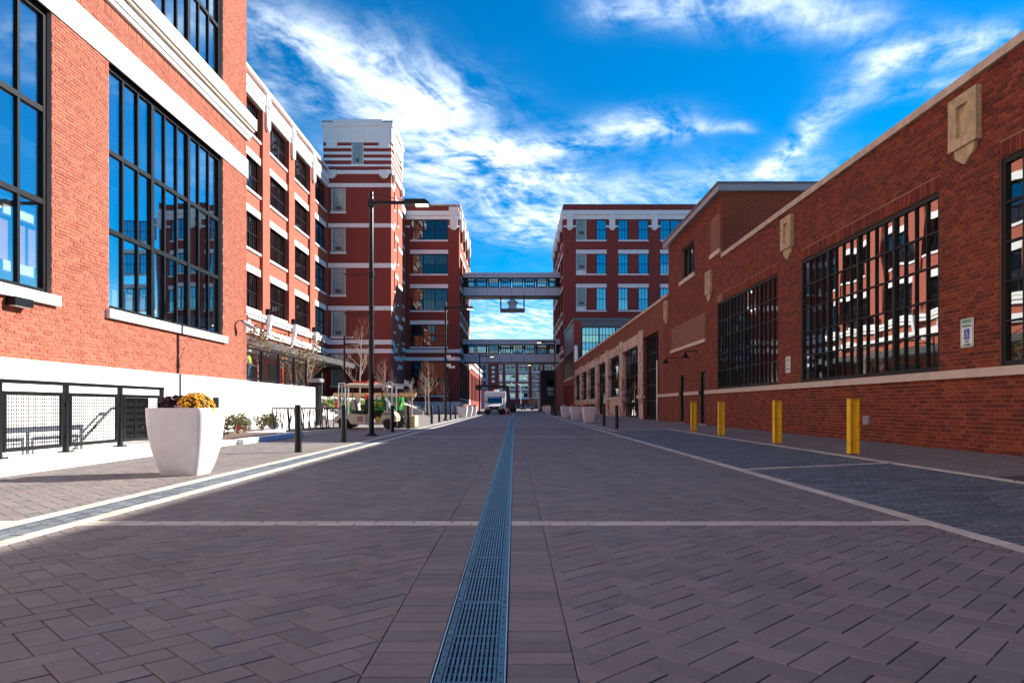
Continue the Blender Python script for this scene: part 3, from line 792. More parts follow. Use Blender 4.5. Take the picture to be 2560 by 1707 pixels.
brickwork(wall2, fW, [(BX0, 48.6, 0, 1.63), (BX0, 48.6, 1.82, C0 - .001)], ro + solds + [SCR], BLr, BHr, MJr, 'brick_dark', none_, seed=2)
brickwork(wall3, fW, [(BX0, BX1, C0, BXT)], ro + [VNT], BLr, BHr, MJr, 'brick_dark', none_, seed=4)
def screen(parent, o, name='brick_screen'):
    """open patterned brickwork: every other course stands proud over a dark gap"""
    a, b, c, e = o; mb = MB(); n = round((e - c) / .135)
    for i in range(n):
        z = c + (e - c) * i / n
        k = 0; uu = a
        while uu < b - .05:
            mb.fbox(fW, uu, min(uu + .27, b), z, z + .075, -.02, .05); uu += .285
    part(parent, name, mb, 'pale_brick'); part(parent, name + '_gap', MB().fbox(fW, a, b, c, e, -.05, -.03), 'dark_void')
screen(B2, SCR); screen(B2, VNT)
part(B2, 'sill', MB().fbox(fW, 37.9, 46.25, 4.38, 4.56, -.1, .1), 'pale_sill')
part(B2, 'sill', MB().fbox(fW, 35.2, 37.0, 8.5, 8.72, -.1, .1), 'pale_sill')
part(B2, 'sill', MB().fbox(fW, 40.25, 43.85, 8.27, 8.5, -.3, .1), 'pale_sill')
window(B2, fW, *bw_, .25, 3, 1, 1, fw=.12, mw=.16, glass='glass_old', wob=.01, solid=True)
for i, (a, b) in enumerate(RW):
    window(B2, fW, a, b, RZ0, RZ1, .06, 4, 4, 5, fw=.12, mw=.12, bw=.042, hw=.038, glass='glass_old', wob=.0014, solid=True, th=.1)
mb = MB()
for a, b in ((5.9, 38.0), (39.35, 42.7), (44.05, 48.6)): mb.fbox(fW, a, b, 1.63, 1.82, -.2, .09)
part(B2, 'sill_band', mb, 'pale_sill')
mb = MB(); k = 5.9
while k < BX0 - .3:
    part(B2, 'coping_stone', MB().fbox(fW, k + .01, min(k + 4.9, BX0) - .01, C0, C1, -.4, .1), 'tan_stone'); k += 4.9
k = BX1 + .05
while k < 121:
    part(B2, 'coping_stone', MB().fbox(fW, k + .01, min(k + 6.1, 121) - .01, C0, C1, -.4, .1), 'tan_stone'); k += 6.1
for c in (16.05, 26.5, 37.2, 47.65):
    mb = MB(); hw_ = .5
    mb.fbox(fW, c - hw_, c + hw_, 6.78, 7.0, -.05, .14); mb.fbox(fW, c - hw_, c + hw_, 7.72, 7.95, -.05, .14)
    mb.fbox(fW, c - hw_, c - .2, 7.0, 7.72, -.05, .138); mb.fbox(fW, c + .2, c + hw_, 7.0, 7.72, -.05, .138); mb.fbox(fW, c - .2, c + .2, 7.0, 7.72, -.05, .06)
    mb.prism([(c - .36, 6.779), (c + .36, 6.779), (c + .34, 6.6), (c, 6.38), (c - .34, 6.6)], fW, -.05, .08)
    part(B2, 'stone_shield', mb, 'old_stone')
for i, o in enumerate((d1, d2)):
    dm = MB(); dm.fbox(fW, o[0] + .1, o[1] - .1, .03, 2.78, -.28, -.2)
    dd = part(B2, 'door', dm, 'door_grey')
    fm = MB(); fm.fbox(fW, o[0], o[0] + .1, 0, 2.9, -.3, -.1); fm.fbox(fW, o[1] - .1, o[1], 0, 2.9, -.3, -.1); fm.fbox(fW, o[0] + .1, o[1] - .1, 2.79, 2.9, -.3, -.1); part(dd, 'frame', fm, 'black_metal')
    hm = MB(); hm.path([fW(o[0] + .28, .85, -.2), fW(o[0] + .28, .85, -.1), fW(o[0] + .28, 1.5, -.1), fW(o[0] + .28, 1.5, -.2)], .018, 6); part(dd, 'handle', hm, 'steel')
    part(dd, 'threshold', MB().fbox(fW, o[0], o[1], 0, .05, -.3, .03), 'steel')
# upper box: metal eaves, side walls, roof
part(B2, 'eaves', MB().fbox(fW, BX0 - .3, BX1 + .3, BXT, BXT + .32, -10, .3), 'grey_trim')
part(B2, 'eaves_edge', MB().fbox(fW, BX0 - .34, BX1 + .34, BXT + .32, BXT + .42, -10, .36), 'slate_panel')
part(B2, 'upper_side_wall', MB().box(RXW + .01, RXW + 10, BX0 + .0, BX0 + .3, C0 - .3, BXT).box(RXW + .01, RXW + 10, BX1 - .3, BX1, C0 - .3, BXT).box(RXW + 9.7, RXW + 10, BX0, BX1, C0, BXT), 'brick_old')
part(B2, 'roof', MB().box(RXW + .35, RXW + 34, 5.9, 121, 7.9, 8.1), 'roof_grey')
# the painted stretch with tall openings farther down
FB_ = [(58.6, 66.8, 0.0, 6.0), (69.2, 77.0, 1.9, 6.0), (79.7, 87.4, 0.0, 6.0), (90, 97.9, 1.9, 6.0), (100.2, 108, 1.9, 6.0), (110.9, 119, 1.9, 6.0)]
part(B2, 'painted_wall', wall_mb(fW, 56.4, 121, 0, 6.9, FB_, .5), 'brick_wash')
part(B2, 'painted_wall', wall_mb(fW, 48.6, 56.4, 0, 6.6, [(gdoor[0], 56.4, 0, 6.3)], .5), 'brick_old')
mb = wall_mb(fW, 48.6, 121, 6.6, C0, [(56.4, 121, 6.6, 6.9)], .05); part(B2, 'parapet', mb, 'brick_old')
part(B2, 'painted_pier', MB().fbox(fW, 56.45, 58.55, 1.85, 7.0, -.05, .06), 'brick_wash')
for a, b in ((67, 69), (77.3, 79.5), (87.7, 89.7), (98.1, 100), (108.3, 110.7)): part(B2, 'painted_pier', MB().fbox(fW, a, b, .0, 7.05, -.05, .07), 'brick_wash')
for a, b, c, e in [gdoor] + FB_:
    window(B2, fW, a, b, max(c, .05), e, .3, 3, 3, 5, fw=.14, mw=.16, bw=.07, hw=.08, glass='glass_old', wob=.03, per_major=True)
    if c > 1: part(B2, 'sill', MB().fbox(fW, a - .5, b + .5, c - .22, c, -.3, .12), 'pale_sill')
part(B2, 'sill', MB().fbox(fW, 56.3, 58.7, 1.62, 1.85, -.1, .15), 'pale_sill'); part(B2, 'sill', MB().fbox(fW, 48.5, 50.4, 1.63, 1.82, -.1, .1), 'pale_sill')
part(B2, 'downpipe', MB().tube((RXW - .12, 50.35, 0), (RXW - .12, 50.35, 4.2), .05), 'steel', True)
part(B2, 'end_wall', MB().box(RXW + .02, RXW + 34, 120.7, 121, 0, 8.1).box(RXW + .45, RXW + 34, 5.9, 6.2, 0, 8.0), 'brick_old')
mb = MB(); mb.box(RXW + 8, RXW + 8.3, 6.2, 120.7, 0, 7.9); mb.box(RXW + .4, RXW + 8, 6.2, 120.7, -.02, .02)
part(B2, 'interior', mb, 'dark_room')
mb = MB()
for i in range(14): mb.box(RXW + 4.5, RXW + 4.9, 9 + i * 8, 9.4 + i * 8, 0, 7.9)
part(B2, 'inner_column', mb, 'concrete')
# the hall goes on behind the camera
B3 = part(B2, 'rear_wall', MB().box(RXW, RXW + 12, -30, 5.88, 0, C1), 'brick_old')

for i, (yy, zz, lab) in enumerate(((39.8, 4.0, 'black gooseneck barn light over the nearer grey door'), (45.0, 4.0, 'black gooseneck barn light over the farther grey door'))):
    g = thing('barn_light', lab, 'wall lamp', fW(yy, zz, 0), 'barn lights above the doors')
    part(g, 'arm', MB().lathe(fW(yy, zz, .02), [(.0, -.02), (.09, -.02), (.09, .02), (.0, .02)], 12, 'x').path([fW(yy, zz, .02), fW(yy, zz + .05, .35), fW(yy, zz + .02, .62), fW(yy, zz - .07, .66)], .022, 8), 'black_metal')
    part(g, 'shade', MB().lathe(fW(yy, zz - .33, .66), [(.27, 0), (.26, .02), (.11, .12), (.08, .25), (.04, .27), (0.0, .27)], 18), 'black_metal', True)
def wall_sign(lab, u0, u1, v0, v1, lines, sym=None):
    s_ = thing('parking_sign', lab, 'sign', fW(u0, v0, 0))
    r = .035; pts = []
    for cx, cy, a0 in ((u1 - r, v0 + r, -90), (u1 - r, v1 - r, 0), (u0 + r, v1 - r, 90), (u0 + r, v0 + r, 180)):
        for k in range(5): a = R(a0 + 22.5 * k); pts.append((cx + r * math.cos(a), cy + r * math.sin(a)))
    pl = part(s_, 'plate', MB().prism(pts, fW, .03, .04), 'sign_white')
    e = .018; mb = MB()
    for q in ((u0 + e, u1 - e, v0 + e, v0 + e + .012), (u0 + e, u1 - e, v1 - e - .012, v1 - e), (u0 + e, u0 + e + .012, v0 + e, v1 - e), (u1 - e - .012, u1 - e, v0 + e, v1 - e)): mb.fbox(fW, *q, .0405, .0425)
    part(s_, 'border', mb, 'sign_green')
    for body, vv, size, nar in lines: text_part(s_, 'lettering', body, 'sign_green', fW, (u0 + u1) / 2, vv, .044, size, flip=True, narrow=nar, bold=.004)
    if sym:
        cu, cv, h = sym
        part(s_, 'symbol_field', MB().fbox(fW, cu - h * .42, cu + h * .42, cv - h / 2, cv + h / 2, .0405, .043), 'sign_blue')
        mb = MB(); n = 14                    # head, back, seat, leg and wheel
        def bar(p, q, t): 
            a, b = Vector(p), Vector(q); dr = (b - a).normalized(); no = Vector((-dr.y, dr.x)) * t / 2
            mb.prism([tuple(a - no), tuple(b - no), tuple(b + no), tuple(a + no)], fW, .043, .046)
        sg = -1
        def P_(x, y_): return (cu + sg * x * h, cv + y_ * h)
        mb.prism([P_(-.06 + .05 * math.cos(2 * math.pi * i / 10), .36 + .05 * math.sin(2 * math.pi * i / 10)) for i in range(10)], fW, .043, .046)
        bar(P_(-.06, .3), P_(-.04, .0), .05 * h); bar(P_(-.05, .14), P_(.12, .14), .04 * h); bar(P_(-.04, .0), P_(.13, .0), .05 * h); bar(P_(.13, .0), P_(.2, -.24), .05 * h); bar(P_(.2, -.24), P_(.28, -.2), .04 * h)
        for i in range(n):
            a0, a1 = R(100 + 230 * i / n), R(100 + 230 * (i + 1) / n)
            bar(P_(-.03 + .2 * math.cos(a0), -.13 + .2 * math.sin(a0)), P_(-.03 + .2 * math.cos(a1), -.13 + .2 * math.sin(a1)), .045 * h)
        part(s_, 'wheelchair_symbol', mb, 'sign_white')
mat('sign_white', (.80, .82, .80), .35, var=.03); mat('sign_green', (.02, .20, .14), .4); mat('sign_blue', (.01, .06, .42), .35)
wall_sign('white and green reserved parking sign with blue wheelchair symbol on the dark brick pier', 15.78, 16.24, 2.31, 2.95, [('RESERVED', 2.875, .085, .92), ('PARKING', 2.78, .085, .92), ('VAN', 2.435, .075, 1.0), ('ACCESSIBLE', 2.365, .05, 1.0)], (16.01, 2.6, .23))
wall_sign('small white parking sign with dark green letters between the two big gridded windows', 26.25, 26.72, 2.22, 2.83, [('NO', 2.68, .16, 1.0), ('EV', 2.52, .13, 1.0), ('PARKING', 2.36, .1, .9)])
o = thing('outlet_box', 'small grey outlet box low on the dark brick wall behind the yellow posts', 'outlet box', fW(20.6, .55, 0))
part(o, 'box', MB().fbox(fW, 20.4, 20.75, .48, .72, .0, .07), 'steel'); part(o, 'cover', MB().fbox(fW, 20.43, 20.72, .5, .7, .071, .085), 'grey_trim')
unit()

# ---------------------------------------------------------------- terrace, plaza steps
L2X = -33.0; YT = 126.2; Y3 = 146.0
tw = thing('terrace', 'white walled raised terrace beside the tall orange brick building', 'terrace', (-10.2, 32, 0))
part(tw, 'retaining_wall', MB().box(-10.5, -10.13, L_END + .01, 36.6, -.05, TZ - .01).box(-33, -10.51, 36.2, 36.6, -.05, TZ - .01), 'white_wall')
part(tw, 'deck', flat((-33, -10.5, L_END, 36.2, TZ - .03), (-33, -19.3, 36.2, 99, TZ - .03)), 'concrete')
part(tw, 'retaining_wall', MB().box(-19.3, -19.0, 36.61, 53.0, -.05, TZ).box(-19.3, -19.0, 61.0, 99.0, -.05, TZ), 'concrete')
def stairs(lab, xt, xb, y0, y1, n=11):
    t = thing('stairs', lab, 'stairs', (xb, (y0 + y1) / 2, 0)); dx = (xb - xt) / n
    for i in range(n): part(t, 'step', MB().box(xt, xb - i * dx, y0 + .3, y1 - .3, -.4 if i == 0 else TZ * i / n - .02, TZ * (i + 1) / n - .03), 'concrete')
    for yy in (y0, y1 - .3):
        part(t, 'cheek_wall', MB().prism([(xt, -.4), (xb + .3, -.4), (xb + .3, .25), (xt, TZ + .3)], lambda u, v, w_: (u, w_, v), yy, yy + .3), 'concrete')
    for yy in (y0 + .15, (y0 + y1) / 2, y1 - .15):
        mb = MB(); mb.path([(xt - .6, yy, TZ + 1.15), (xt, yy, TZ + 1.15), (xb, yy, 1.15), (xb + .35, yy, 1.15), (xb + .35, yy, .0)], .03, 8)
        mb.path([(xt, yy, TZ + .75), (xb, yy, .75)], .02, 6)
        n_ = 5
        for i in range(n_ + 1):
            f_ = i / n_; x = xt + (xb - xt) * f_; z = TZ * (1 - f_); mb.tube((x, yy, z - .02), (x, yy, z + 1.15), .025, n=6)
        part(t, 'handrail', mb, 'black_metal')
    return t
stairs('pale concrete steps with black handrails climbing to the canopy terrace behind the white wall', -19.0, -14.2, 53, 61)
unit(HILL)
stairs('pale concrete steps with black handrails at the foot of the brick tower', -19.0, -13.8, 107, 116)

# ---------------------------------------------------------------- long factory building on the left
def shield(c, top, bot, hw, w1):
    m_ = (top - bot)
    return [(c - hw, top), (c + hw, top), (c + hw, bot + hw * .7), (c + hw * .45, bot + hw * .12), (c, bot), (c - hw * .45, bot + hw * .12), (c - hw, bot + hw * .7)]
BL = thing('factory_building', 'long four storey sunlit orange brick factory with white lintels behind the terrace', 'building', (L2X, 90, 0))
f2 = Fr('E', L2X)
bays = [(125.9 - 10.87 * k - 7.95, 125.9 - 10.87 * k) for k in range(8)]
rowsz = [(35.1, 39.25), (28.0, 32.1), (20.65, 25.1), (13.25, 17.68)]
op2 = [(a, b, c, e) for a, b in bays for c, e in rowsz] + [(a, b, 2.6, 6.8) for a, b in bays]
part(BL, 'wall', wall_mb(f2, 36, YT, -.4, 42.4, op2, .6), 'brick_far')
for a, b in bays: part(BL, 'pier', MB().fbox(f2, b + .12, b + 2.8, 12.8, 40.6, -.1, .38), 'brick_far')
part(BL, 'core', MB().box(-45, L2X - 2.2, 36, YT, 0, 42.0), 'dark_room')
part(BL, 'roof', MB().box(-60, L2X - .02, 36, YT + 20, 42.0, 42.4), 'roof_grey')
part(BL, 'frieze', MB().fbox(f2, 36, YT, 39.3, 40.15, -.1, .42).fbox(f2, 36, YT, 40.2, 41.35, -.1, .55), 'white_stone')
part(BL, 'coping', MB().fbox(f2, 36, YT, 42.25, 42.72, -.6, .5), 'white_stone')
part(BL, 'ledge', MB().fbox(f2, 36, YT, 11.95, 12.35, -.1, .42).fbox(f2, 36, YT, 12.38, 12.78, -.1, .6), 'white_stone')
part(BL, 'lower_band', MB().fbox(f2, 36, YT, 10.0, 10.95, -.1, .4), 'white_stone')
for i, (a, b) in enumerate(bays):
    near = b > 85
    for j, (c, e) in enumerate(rowsz):
        if j: part(BL, 'lintel', MB().fbox(f2, a, b, e, e + .87, -.3, .12), 'white_stone')
        part(BL, 'sill', MB().fbox(f2, a - .05, b + .05, c - .3, c, -.4, .2), 'white_stone')
        window(BL, f2, a, b, c, e, .35, 3, 4 if near else 2, [c + .15, c + (e - c) * .5, e - .15], fw=.15, mw=.2, bw=.09, hw=.16, glass='glass_far', wob=.03, per_major=True)
    c = b + 1.46
    if i == 0: c = None
    if c:
        part(BL, 'pendant', MB().prism(shield(c, 41.9, 37.1, .62, 0), f2, .3, .75).fbox(f2, c - .5, c + .5, 39.9, 41.1, .75, .9), 'white_stone')
        part(BL, 'bracket', MB().prism([(9.6, .38), (10.0, .38), (12.95, .6), (12.95, 1.15), (12.3, 1.1), (10.4, .75)], lambda u, v, w_: (L2X + v, w_, u), c - .3, c + .3), 'white_stone')
        part(BL, 'wall_lamp', MB().fbox(f2, c - .28, c + .28, 13.0, 13.75, .38, .8), 'black_metal')
        part(BL, 'tie_rod', MB().tube(f2(c, 10.6, .4), (-26.8, c - 4, 7.9), .05, n=5).tube(f2(c, 10.6, .4), (-26.8, c + 4, 7.9), .05, n=5), 'black_metal')
CX = -26.5
mat('canopy_dark', (.045, .045, .047), .7, var=.3, scale=1.0)
part(BL, 'canopy', MB().box(L2X + .02, CX, 40, YT - .05, 7.45, 7.75), 'canopy_dark')
part(BL, 'canopy_fascia', MB().box(CX - .02, CX + .12, 40, YT - .06, 7.2, 7.95), 'canopy_dark')
part(BL, 'shopfront', MB().box(L2X - .75, L2X - .6, 38, YT - .4, 2, 6.9), 'dark_room')
text_part(BL, 'house_number', '28', 'white_stone', f2, 89.6, 11.45, .06, 1.05, flip=True, bold=.02)

# ---------------------------------------------------------------- stair tower
TW = thing('stair_tower', 'square maroon brick stair tower with striped white crown', 'tower', (-27, 130, 0))
fS = Fr('S', YT); XTR = -21.6; fT = Fr('E', XTR)
zz_ = lambda py: gz(py, YT)
tws = [(470, 529), (570, 630), (671, 737), (777, 841)]
tx0, tx1 = gx(828.5, YT), gx(863.6, YT)
topen = [(tx0, tx1, zz_(b), zz_(a)) for a, b in tws] + [(tx0, tx1, 4.6, zz_(885)), (gx(880, YT), gx(909, YT), zz_(411), zz_(351))]
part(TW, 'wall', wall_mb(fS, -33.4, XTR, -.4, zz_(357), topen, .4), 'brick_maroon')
sw = []
for k, (a, b) in enumerate(tws + [(882, 905)]):
    z0, z1 = zz_(b), zz_(a)
    for j, yy in enumerate((129.2, 132.9)):
        dzv = 0.0 if j == 0 else -1.9
        sw.append((yy, yy + .95, z0 + dzv + 1.2, z1 + dzv + 1.0))
sw = [s_ for s_ in sw if s_[2] > 2]
part(TW, 'side_wall', wall_mb(fT, YT, 138.6, -.4, zz_(357), sw, .35), 'brick_far')  # same brick as the front, with the sunlit tone put into the colour
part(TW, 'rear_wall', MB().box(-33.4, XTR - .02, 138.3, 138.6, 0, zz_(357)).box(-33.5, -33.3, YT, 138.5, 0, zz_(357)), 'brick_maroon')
for a, b, c, e in topen:
    pr = .26 if c > 41 else 0.0
    wd = part(TW, 'window', MB().fbox(fS, a, b, c, e, -.3, -.12 + pr), 'glass_block')
    mb = MB(); fw_ = .1
    mb.fbox(fS, a, a + fw_, c, e, -.14, -.02 + pr); mb.fbox(fS, b - fw_, b, c, e, -.14, -.02 + pr); part(wd, 'frame', mb, 'white_stone')
    if c > 6: part(wd, 'vent', MB().fbox(fS, a + .7, b - .75, c + .35, c + .95, -.13 + pr, -.1 + pr), 'door_grey')
    part(TW, 'sill', MB().fbox(fS, a - .2, b + .15, c - .35, c, -.3, .15), 'white_stone')
for a, b, c, e in sw:
    wd = part(TW, 'window', MB().fbox(fT, a, b, c, e, -.3, -.15), 'glass_block')
    part(TW, 'sill', MB().fbox(fT, a - .1, b + .1, c - .35, c, -.3, .12), 'white_stone'); part(TW, 'lintel', MB().fbox(fT, a - .1, b + .1, e, e + .75, -.3, .08), 'white_stone')
for a, b in ((458.6, 468.5), (558.7, 568.9), (658, 669.6), (765, 776), (849.5, 861), (872, 882.6)):
    part(TW, 'stone_band', MB().fbox(fS, -32.9, XTR + .08, zz_(b), zz_(a), -.1, .08), 'white_stone')
    mb = MB(); mb.fbox(fT, YT, 129.1, zz_(b), zz_(a), -.1, .079); mb.fbox(fT, 130.25, 132.8, zz_(b) - 1.0, zz_(a) - 1.0, -.1, .08); mb.fbox(fT, 133.95, 138.6, zz_(b) - 2.3, zz_(a) - 2.3, -.1, .08)
    part(TW, 'stone_band', mb, 'white_stone')
for a, b in ((427, 436), (411.5, 416.7), (395.3, 401.6), (380, 386.7), (365, 371)):
    p_ = .28 if a == 427 else .1
    part(TW, 'crown_stripe', MB().box(-33.4 - p_, XTR + p_, YT - p_, 138.6 + p_, zz_(b), zz_(a)), 'white_stone')
zc = zz_(357)
part(TW, 'crown', MB().box(-33.55, XTR + .15, YT - .15, 138.75, zc, zz_(318)).box(-33.75, XTR + .35, YT - .35, 138.95, zz_(318), zz_(308)), 'white_stone')
part(TW, 'crown_coping', MB().box(-33.7, XTR + .3, YT - .3, 138.9, zz_(308), zz_(303.5)), 'grey_trim')
part(TW, 'crown_step', MB().box(gx(833, YT), gx(957, YT), YT - .45, YT + 5, zz_(318) + .01, zz_(301)), 'white_stone'); part(TW, 'crown_step', MB().box(XTR - 5, XTR + .45, YT + 2, YT + 10, zz_(318) + .02, zz_(301.5)), 'white_stone')
for c in (gx(830, YT), gx(961, YT)):
    part(TW, 'pilaster', MB().fbox(fS, c - .95, c + .95, zz_(372), zz_(318), .1, .3), 'white_stone')
    part(TW, 'pendant', MB().prism(shield(c, zz_(427), zz_(448), .85, 0), fS, .05, .6), 'white_stone')
for yy in (128, 136.6): part(TW, 'pilaster', MB().fbox(fT, yy - .9, yy + .9, zz_(372), zz_(318), .1, .3), 'white_stone'); part(TW, 'pendant', MB().prism(shield(yy, zz_(427), zz_(448), .85, 0), fT, .05, .6), 'white_stone')
part(TW, 'panel', MB().fbox(fS, gx(838, YT), gx(878, YT), zz_(352), zz_(340), .13, .2).fbox(fS, gx(911, YT), gx(953, YT), zz_(352), zz_(340), .13, .2), 'white_stone')

# ---------------------------------------------------------------- corner wing on the left
z3 = lambda py: gz(py, Y3)
L3R = -11.2
B4 = thing('corner_wing', 'maroon brick corner wing with wide gridded windows left of the footbridges', 'building', (-16, 150, 0))
f3 = Fr('S', Y3); f3e = Fr('E', L3R)
r3 = [(549, 600), (634.8, 685), (720.6, 776), (811, 866.7)]
wx0, wx1 = gx(1026.3, Y3), gx(1119, Y3)
op3 = [(wx0, wx1, z3(b), z3(a)) for a, b in r3] + [(wx0, wx1, 3.2, z3(903))]
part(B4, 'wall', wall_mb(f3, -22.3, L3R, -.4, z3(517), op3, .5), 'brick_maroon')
for a, b, c, e in op3:
    window(B4, f3, a, b, c, e, .35, 3, 3, [c + .15, c + (e - c) * .5, e - .15], fw=.15, mw=.18, bw=.07, hw=.1, glass='glass_far', wob=.05, per_major=True)
    part(B4, 'sill', MB().fbox(f3, a - .1, b + .1, c - .32, c, -.4, .15), 'white_stone')
for a, b, c, e in op3[1:4]: part(B4, 'lintel', MB().fbox(f3, a - .1, b + .1, e, e + .8, -.3, .1), 'white_stone')
part(B4, 'frieze', MB().fbox(f3, -22.2, L3R + .1, z3(549), z3(540), -.1, .12).fbox(f3, -22.2, L3R + .2, z3(539.5), z3(528), -.1, .3), 'white_stone')
part(B4, 'coping', MB().box(-22.3, L3R + .25, Y3 - .25, 181, z3(515), z3(511)), 'pale_sill')
part(B4, 'stone_band', MB().fbox(f3, -22.2, L3R + .2, z3(882), z3(873.5), -.1, .3).fbox(f3, -22.2, L3R + .12, z3(901.6), z3(893), -.1, .2), 'white_stone')
part(B4, 'stone_band', MB().fbox(f3e, Y3, 181, z3(882), z3(873.5), -.1, .3).fbox(f3e, Y3, 181, z3(901.6), z3(893), -.1, .2), 'white_stone')
part(B4, 'plinth', MB().box(-22, L3R + .15, Y3 - .15, 181, -.4, 1.9), 'white_wall')
cs = gx(1134.5, Y3); part(B4, 'pendant', MB().prism(shield(cs, z3(519), z3(577), .75, 0), f3, .25, .6).fbox(f3, cs - .95, cs + .95, z3(530), z3(519), .2, .62), 'white_stone')
part(B4, 'small_band', MB().fbox(f3, gx(1120, Y3), L3R + .05, z3(569), z3(564), -.1, .1).fbox(f3, -22, gx(1025, Y3), z3(569), z3(564), -.1, .1), 'white_stone')
opE = [(Y3 + 2.5 + 8.6 * k, Y3 + 8.7 + 8.6 * k, z3(b), z3(a)) for k in range(4) for a, b in r3] + [(Y3 + 2.5 + 8.6 * k, Y3 + 8.7 + 8.6 * k, 2.6, z3(905)) for k in range(4)]
part(B4, 'side_wall', wall_mb(f3e, Y3, 181, -.4, z3(517), opE, .5), 'brick_far')  # the wing's brick again, in the brighter copy that paints in the sun
for a, b, c, e in opE:
    window(B4, f3e, a, b, c, e, .35, 3, 2, 2, fw=.15, mw=.18, bw=.08, glass='glass_far', wob=.04, per_major=True)
    part(B4, 'sill', MB().fbox(f3e, a - .1, b + .1, c - .32, c, -.4, .18), 'white_stone')
    if e < 36 and e > 14: part(B4, 'lintel', MB().fbox(f3e, a - .1, b + .1, e, e + .8, -.3, .1), 'white_stone')
part(B4, 'frieze', MB().fbox(f3e, Y3 + .02, 181, z3(549), z3(528), -.1, .25), 'white_stone')
for k in range(4): part(B4, 'pendant', MB().prism(shield(Y3 + 1.2 + 8.6 * k, z3(522), z3(577), .7, 0), f3e, .2, .6), 'white_stone')
part(B4, 'core', MB().box(-22.2, L3R - 2.5, Y3 + 2.5, 180.9, 0, z3(518)), 'dark_room')
# link wall between tower and wing
f3l = Fr('E', -22.1)
opL = [(140.2, 144.2, z3(b) + .5, z3(a) + .3) for a, b in r3]
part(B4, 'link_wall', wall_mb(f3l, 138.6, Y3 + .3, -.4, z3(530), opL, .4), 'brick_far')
for a, b, c, e in opL:
    window(B4, f3l, a, b, c, e, .3, 2, 2, 2, fw=.15, mw=.15, glass='glass_far', per_major=True)
    part(B4, 'sill', MB().fbox(f3l, a - .2, b + .3, c - .3, c, -.3, .15), 'white_stone'); part(B4, 'lintel', MB().fbox(f3l, a - .2, b + .3, e, e + .7, -.3, .12), 'white_stone')
part(B4, 'stone_band', MB().fbox(f3l, 138.7, Y3, z3(882), z3(873.5), -.1, .28).fbox(f3l, 138.7, Y3, z3(901.6), z3(893), -.1, .18).fbox(f3l, 138.7, Y3, z3(545), z3(528), -.1, .28), 'white_stone')

# ---------------------------------------------------------------- right-hand factory block with its low annexe
R2X = 10.0
B5 = thing('factory_block', 'maroon brick factory block with white lintels right of the footbridges', 'building', (25, 150, 0))
f5 = Fr('S', Y3); f5w = Fr('W', R2X)
r5 = [(549, 600), (634.6, 684.5), (719.6, 775.4)]
X5 = lambda zx: gx(1360 + zx / 4.612, Y3)
grp = [(X5(370), X5(720)), (X5(855), X5(1205)), (X5(1340), X5(1690)), (X5(1825), X5(2175)), (X5(2310), X5(2660))]
op5 = [(a, b, z3(q), z3(p)) for a, b in grp for p, q in r5]
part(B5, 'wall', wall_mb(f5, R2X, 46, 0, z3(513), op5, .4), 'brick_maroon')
part(B5, 'coping', MB().box(R2X - .1, 46, Y3 - .1, 186, z3(513), z3(510.8)), 'slate_panel')
for gi, (a, b) in enumerate(grp):
    for j, (p, q) in enumerate(r5):
        c, e = z3(q), z3(p); w_ = (b - a) / 3
        if j: part(B5, 'lintel', MB().fbox(f5, a - .02, b + .02, e, e + .8, -.3, .1), 'white_stone')
        part(B5, 'sill', MB().fbox(f5, a - .02, b + .02, c - .3, c, -.35, .15), 'white_stone')
        if gi == 0:
            wd = part(B5, 'block_window', MB().fbox(f5, a, a + w_, c + (.0 if j == 0 else .7), e, -.3, -.15), 'glass_block')
            if j: part(wd, 'panel', MB().fbox(f5, a, a + w_, c, c + .7, -.3, -.1), 'white_stone')
            part(wd, 'vent', MB().fbox(f5, a + .65, a + 1.6, c + 1.15, c + 1.75, -.16, -.13), 'door_grey')
            part(wd, 'frame', MB().fbox(f5, a - .0, a + .1, c, e, -.2, -.05).fbox(f5, a + w_ - .1, a + w_, c, e, -.2, -.05), 'white_stone')
        else: window(B5, f5, a, a + w_, c, e, .25, 1, 3, 2, fw=.14, bw=.07, hw=.12, glass='glass_teal', wob=.02, per_major=True)
        if gi < 2:
            part(B5, 'infill_panel', MB().fbox(f5, a + w_, a + 2 * w_, c, e, -.3, -.12), 'brick_maroon')
        else: window(B5, f5, a + w_, a + 2 * w_, c, e, .25, 1, 3, 2, fw=.14, bw=.07, hw=.12, glass='glass_teal', wob=.02, per_major=True)
        window(B5, f5, a + 2 * w_, b, c, e, .25, 1, 3, 2, fw=.14, bw=.07, hw=.12, glass='glass_teal', wob=.02, per_major=True)
part(B5, 'frieze', MB().fbox(f5, R2X - .3, 46, z3(537), z3(526.6), -.1, .35).fbox(f5, R2X - .1, 46, z3(548.6), z3(537.5), -.1, .12), 'white_stone')
for zx in (297, 785, 1273, 1760, 2245):
    c = X5(zx); part(B5, 'pendant', MB().prism(shield(c, z3(537.2), z3(577), .6, 0), f5, .1, .5), 'white_stone')
    part(B5, 'small_band', MB().fbox(f5, c - 1.25, c + 1.25, z3(568.5), z3(563.5), -.1, .09), 'white_stone')
opW = [(Y3 + 3 + 8.9 * k, Y3 + 9.2 + 8.9 * k, z3(q), z3(p)) for k in range(4) for p, q in r5 + [(806, 862)]]
part(B5, 'side_wall', wall_mb(f5w, Y3, 186, 0, z3(513), opW, .5), 'brick_maroon')
for a, b, c, e in opW:
    window(B5, f5w, a, b, c, e, .35, 3, 2, 2, fw=.15, mw=.18, bw=.08, glass='glass_far', wob=.04, per_major=True)
    part(B5, 'sill', MB().fbox(f5w, a - .1, b + .1, c - .32, c, -.4, .18), 'white_stone')
    if e < 36: part(B5, 'lintel', MB().fbox(f5w, a - .1, b + .1, e, e + .8, -.3, .12), 'white_stone')
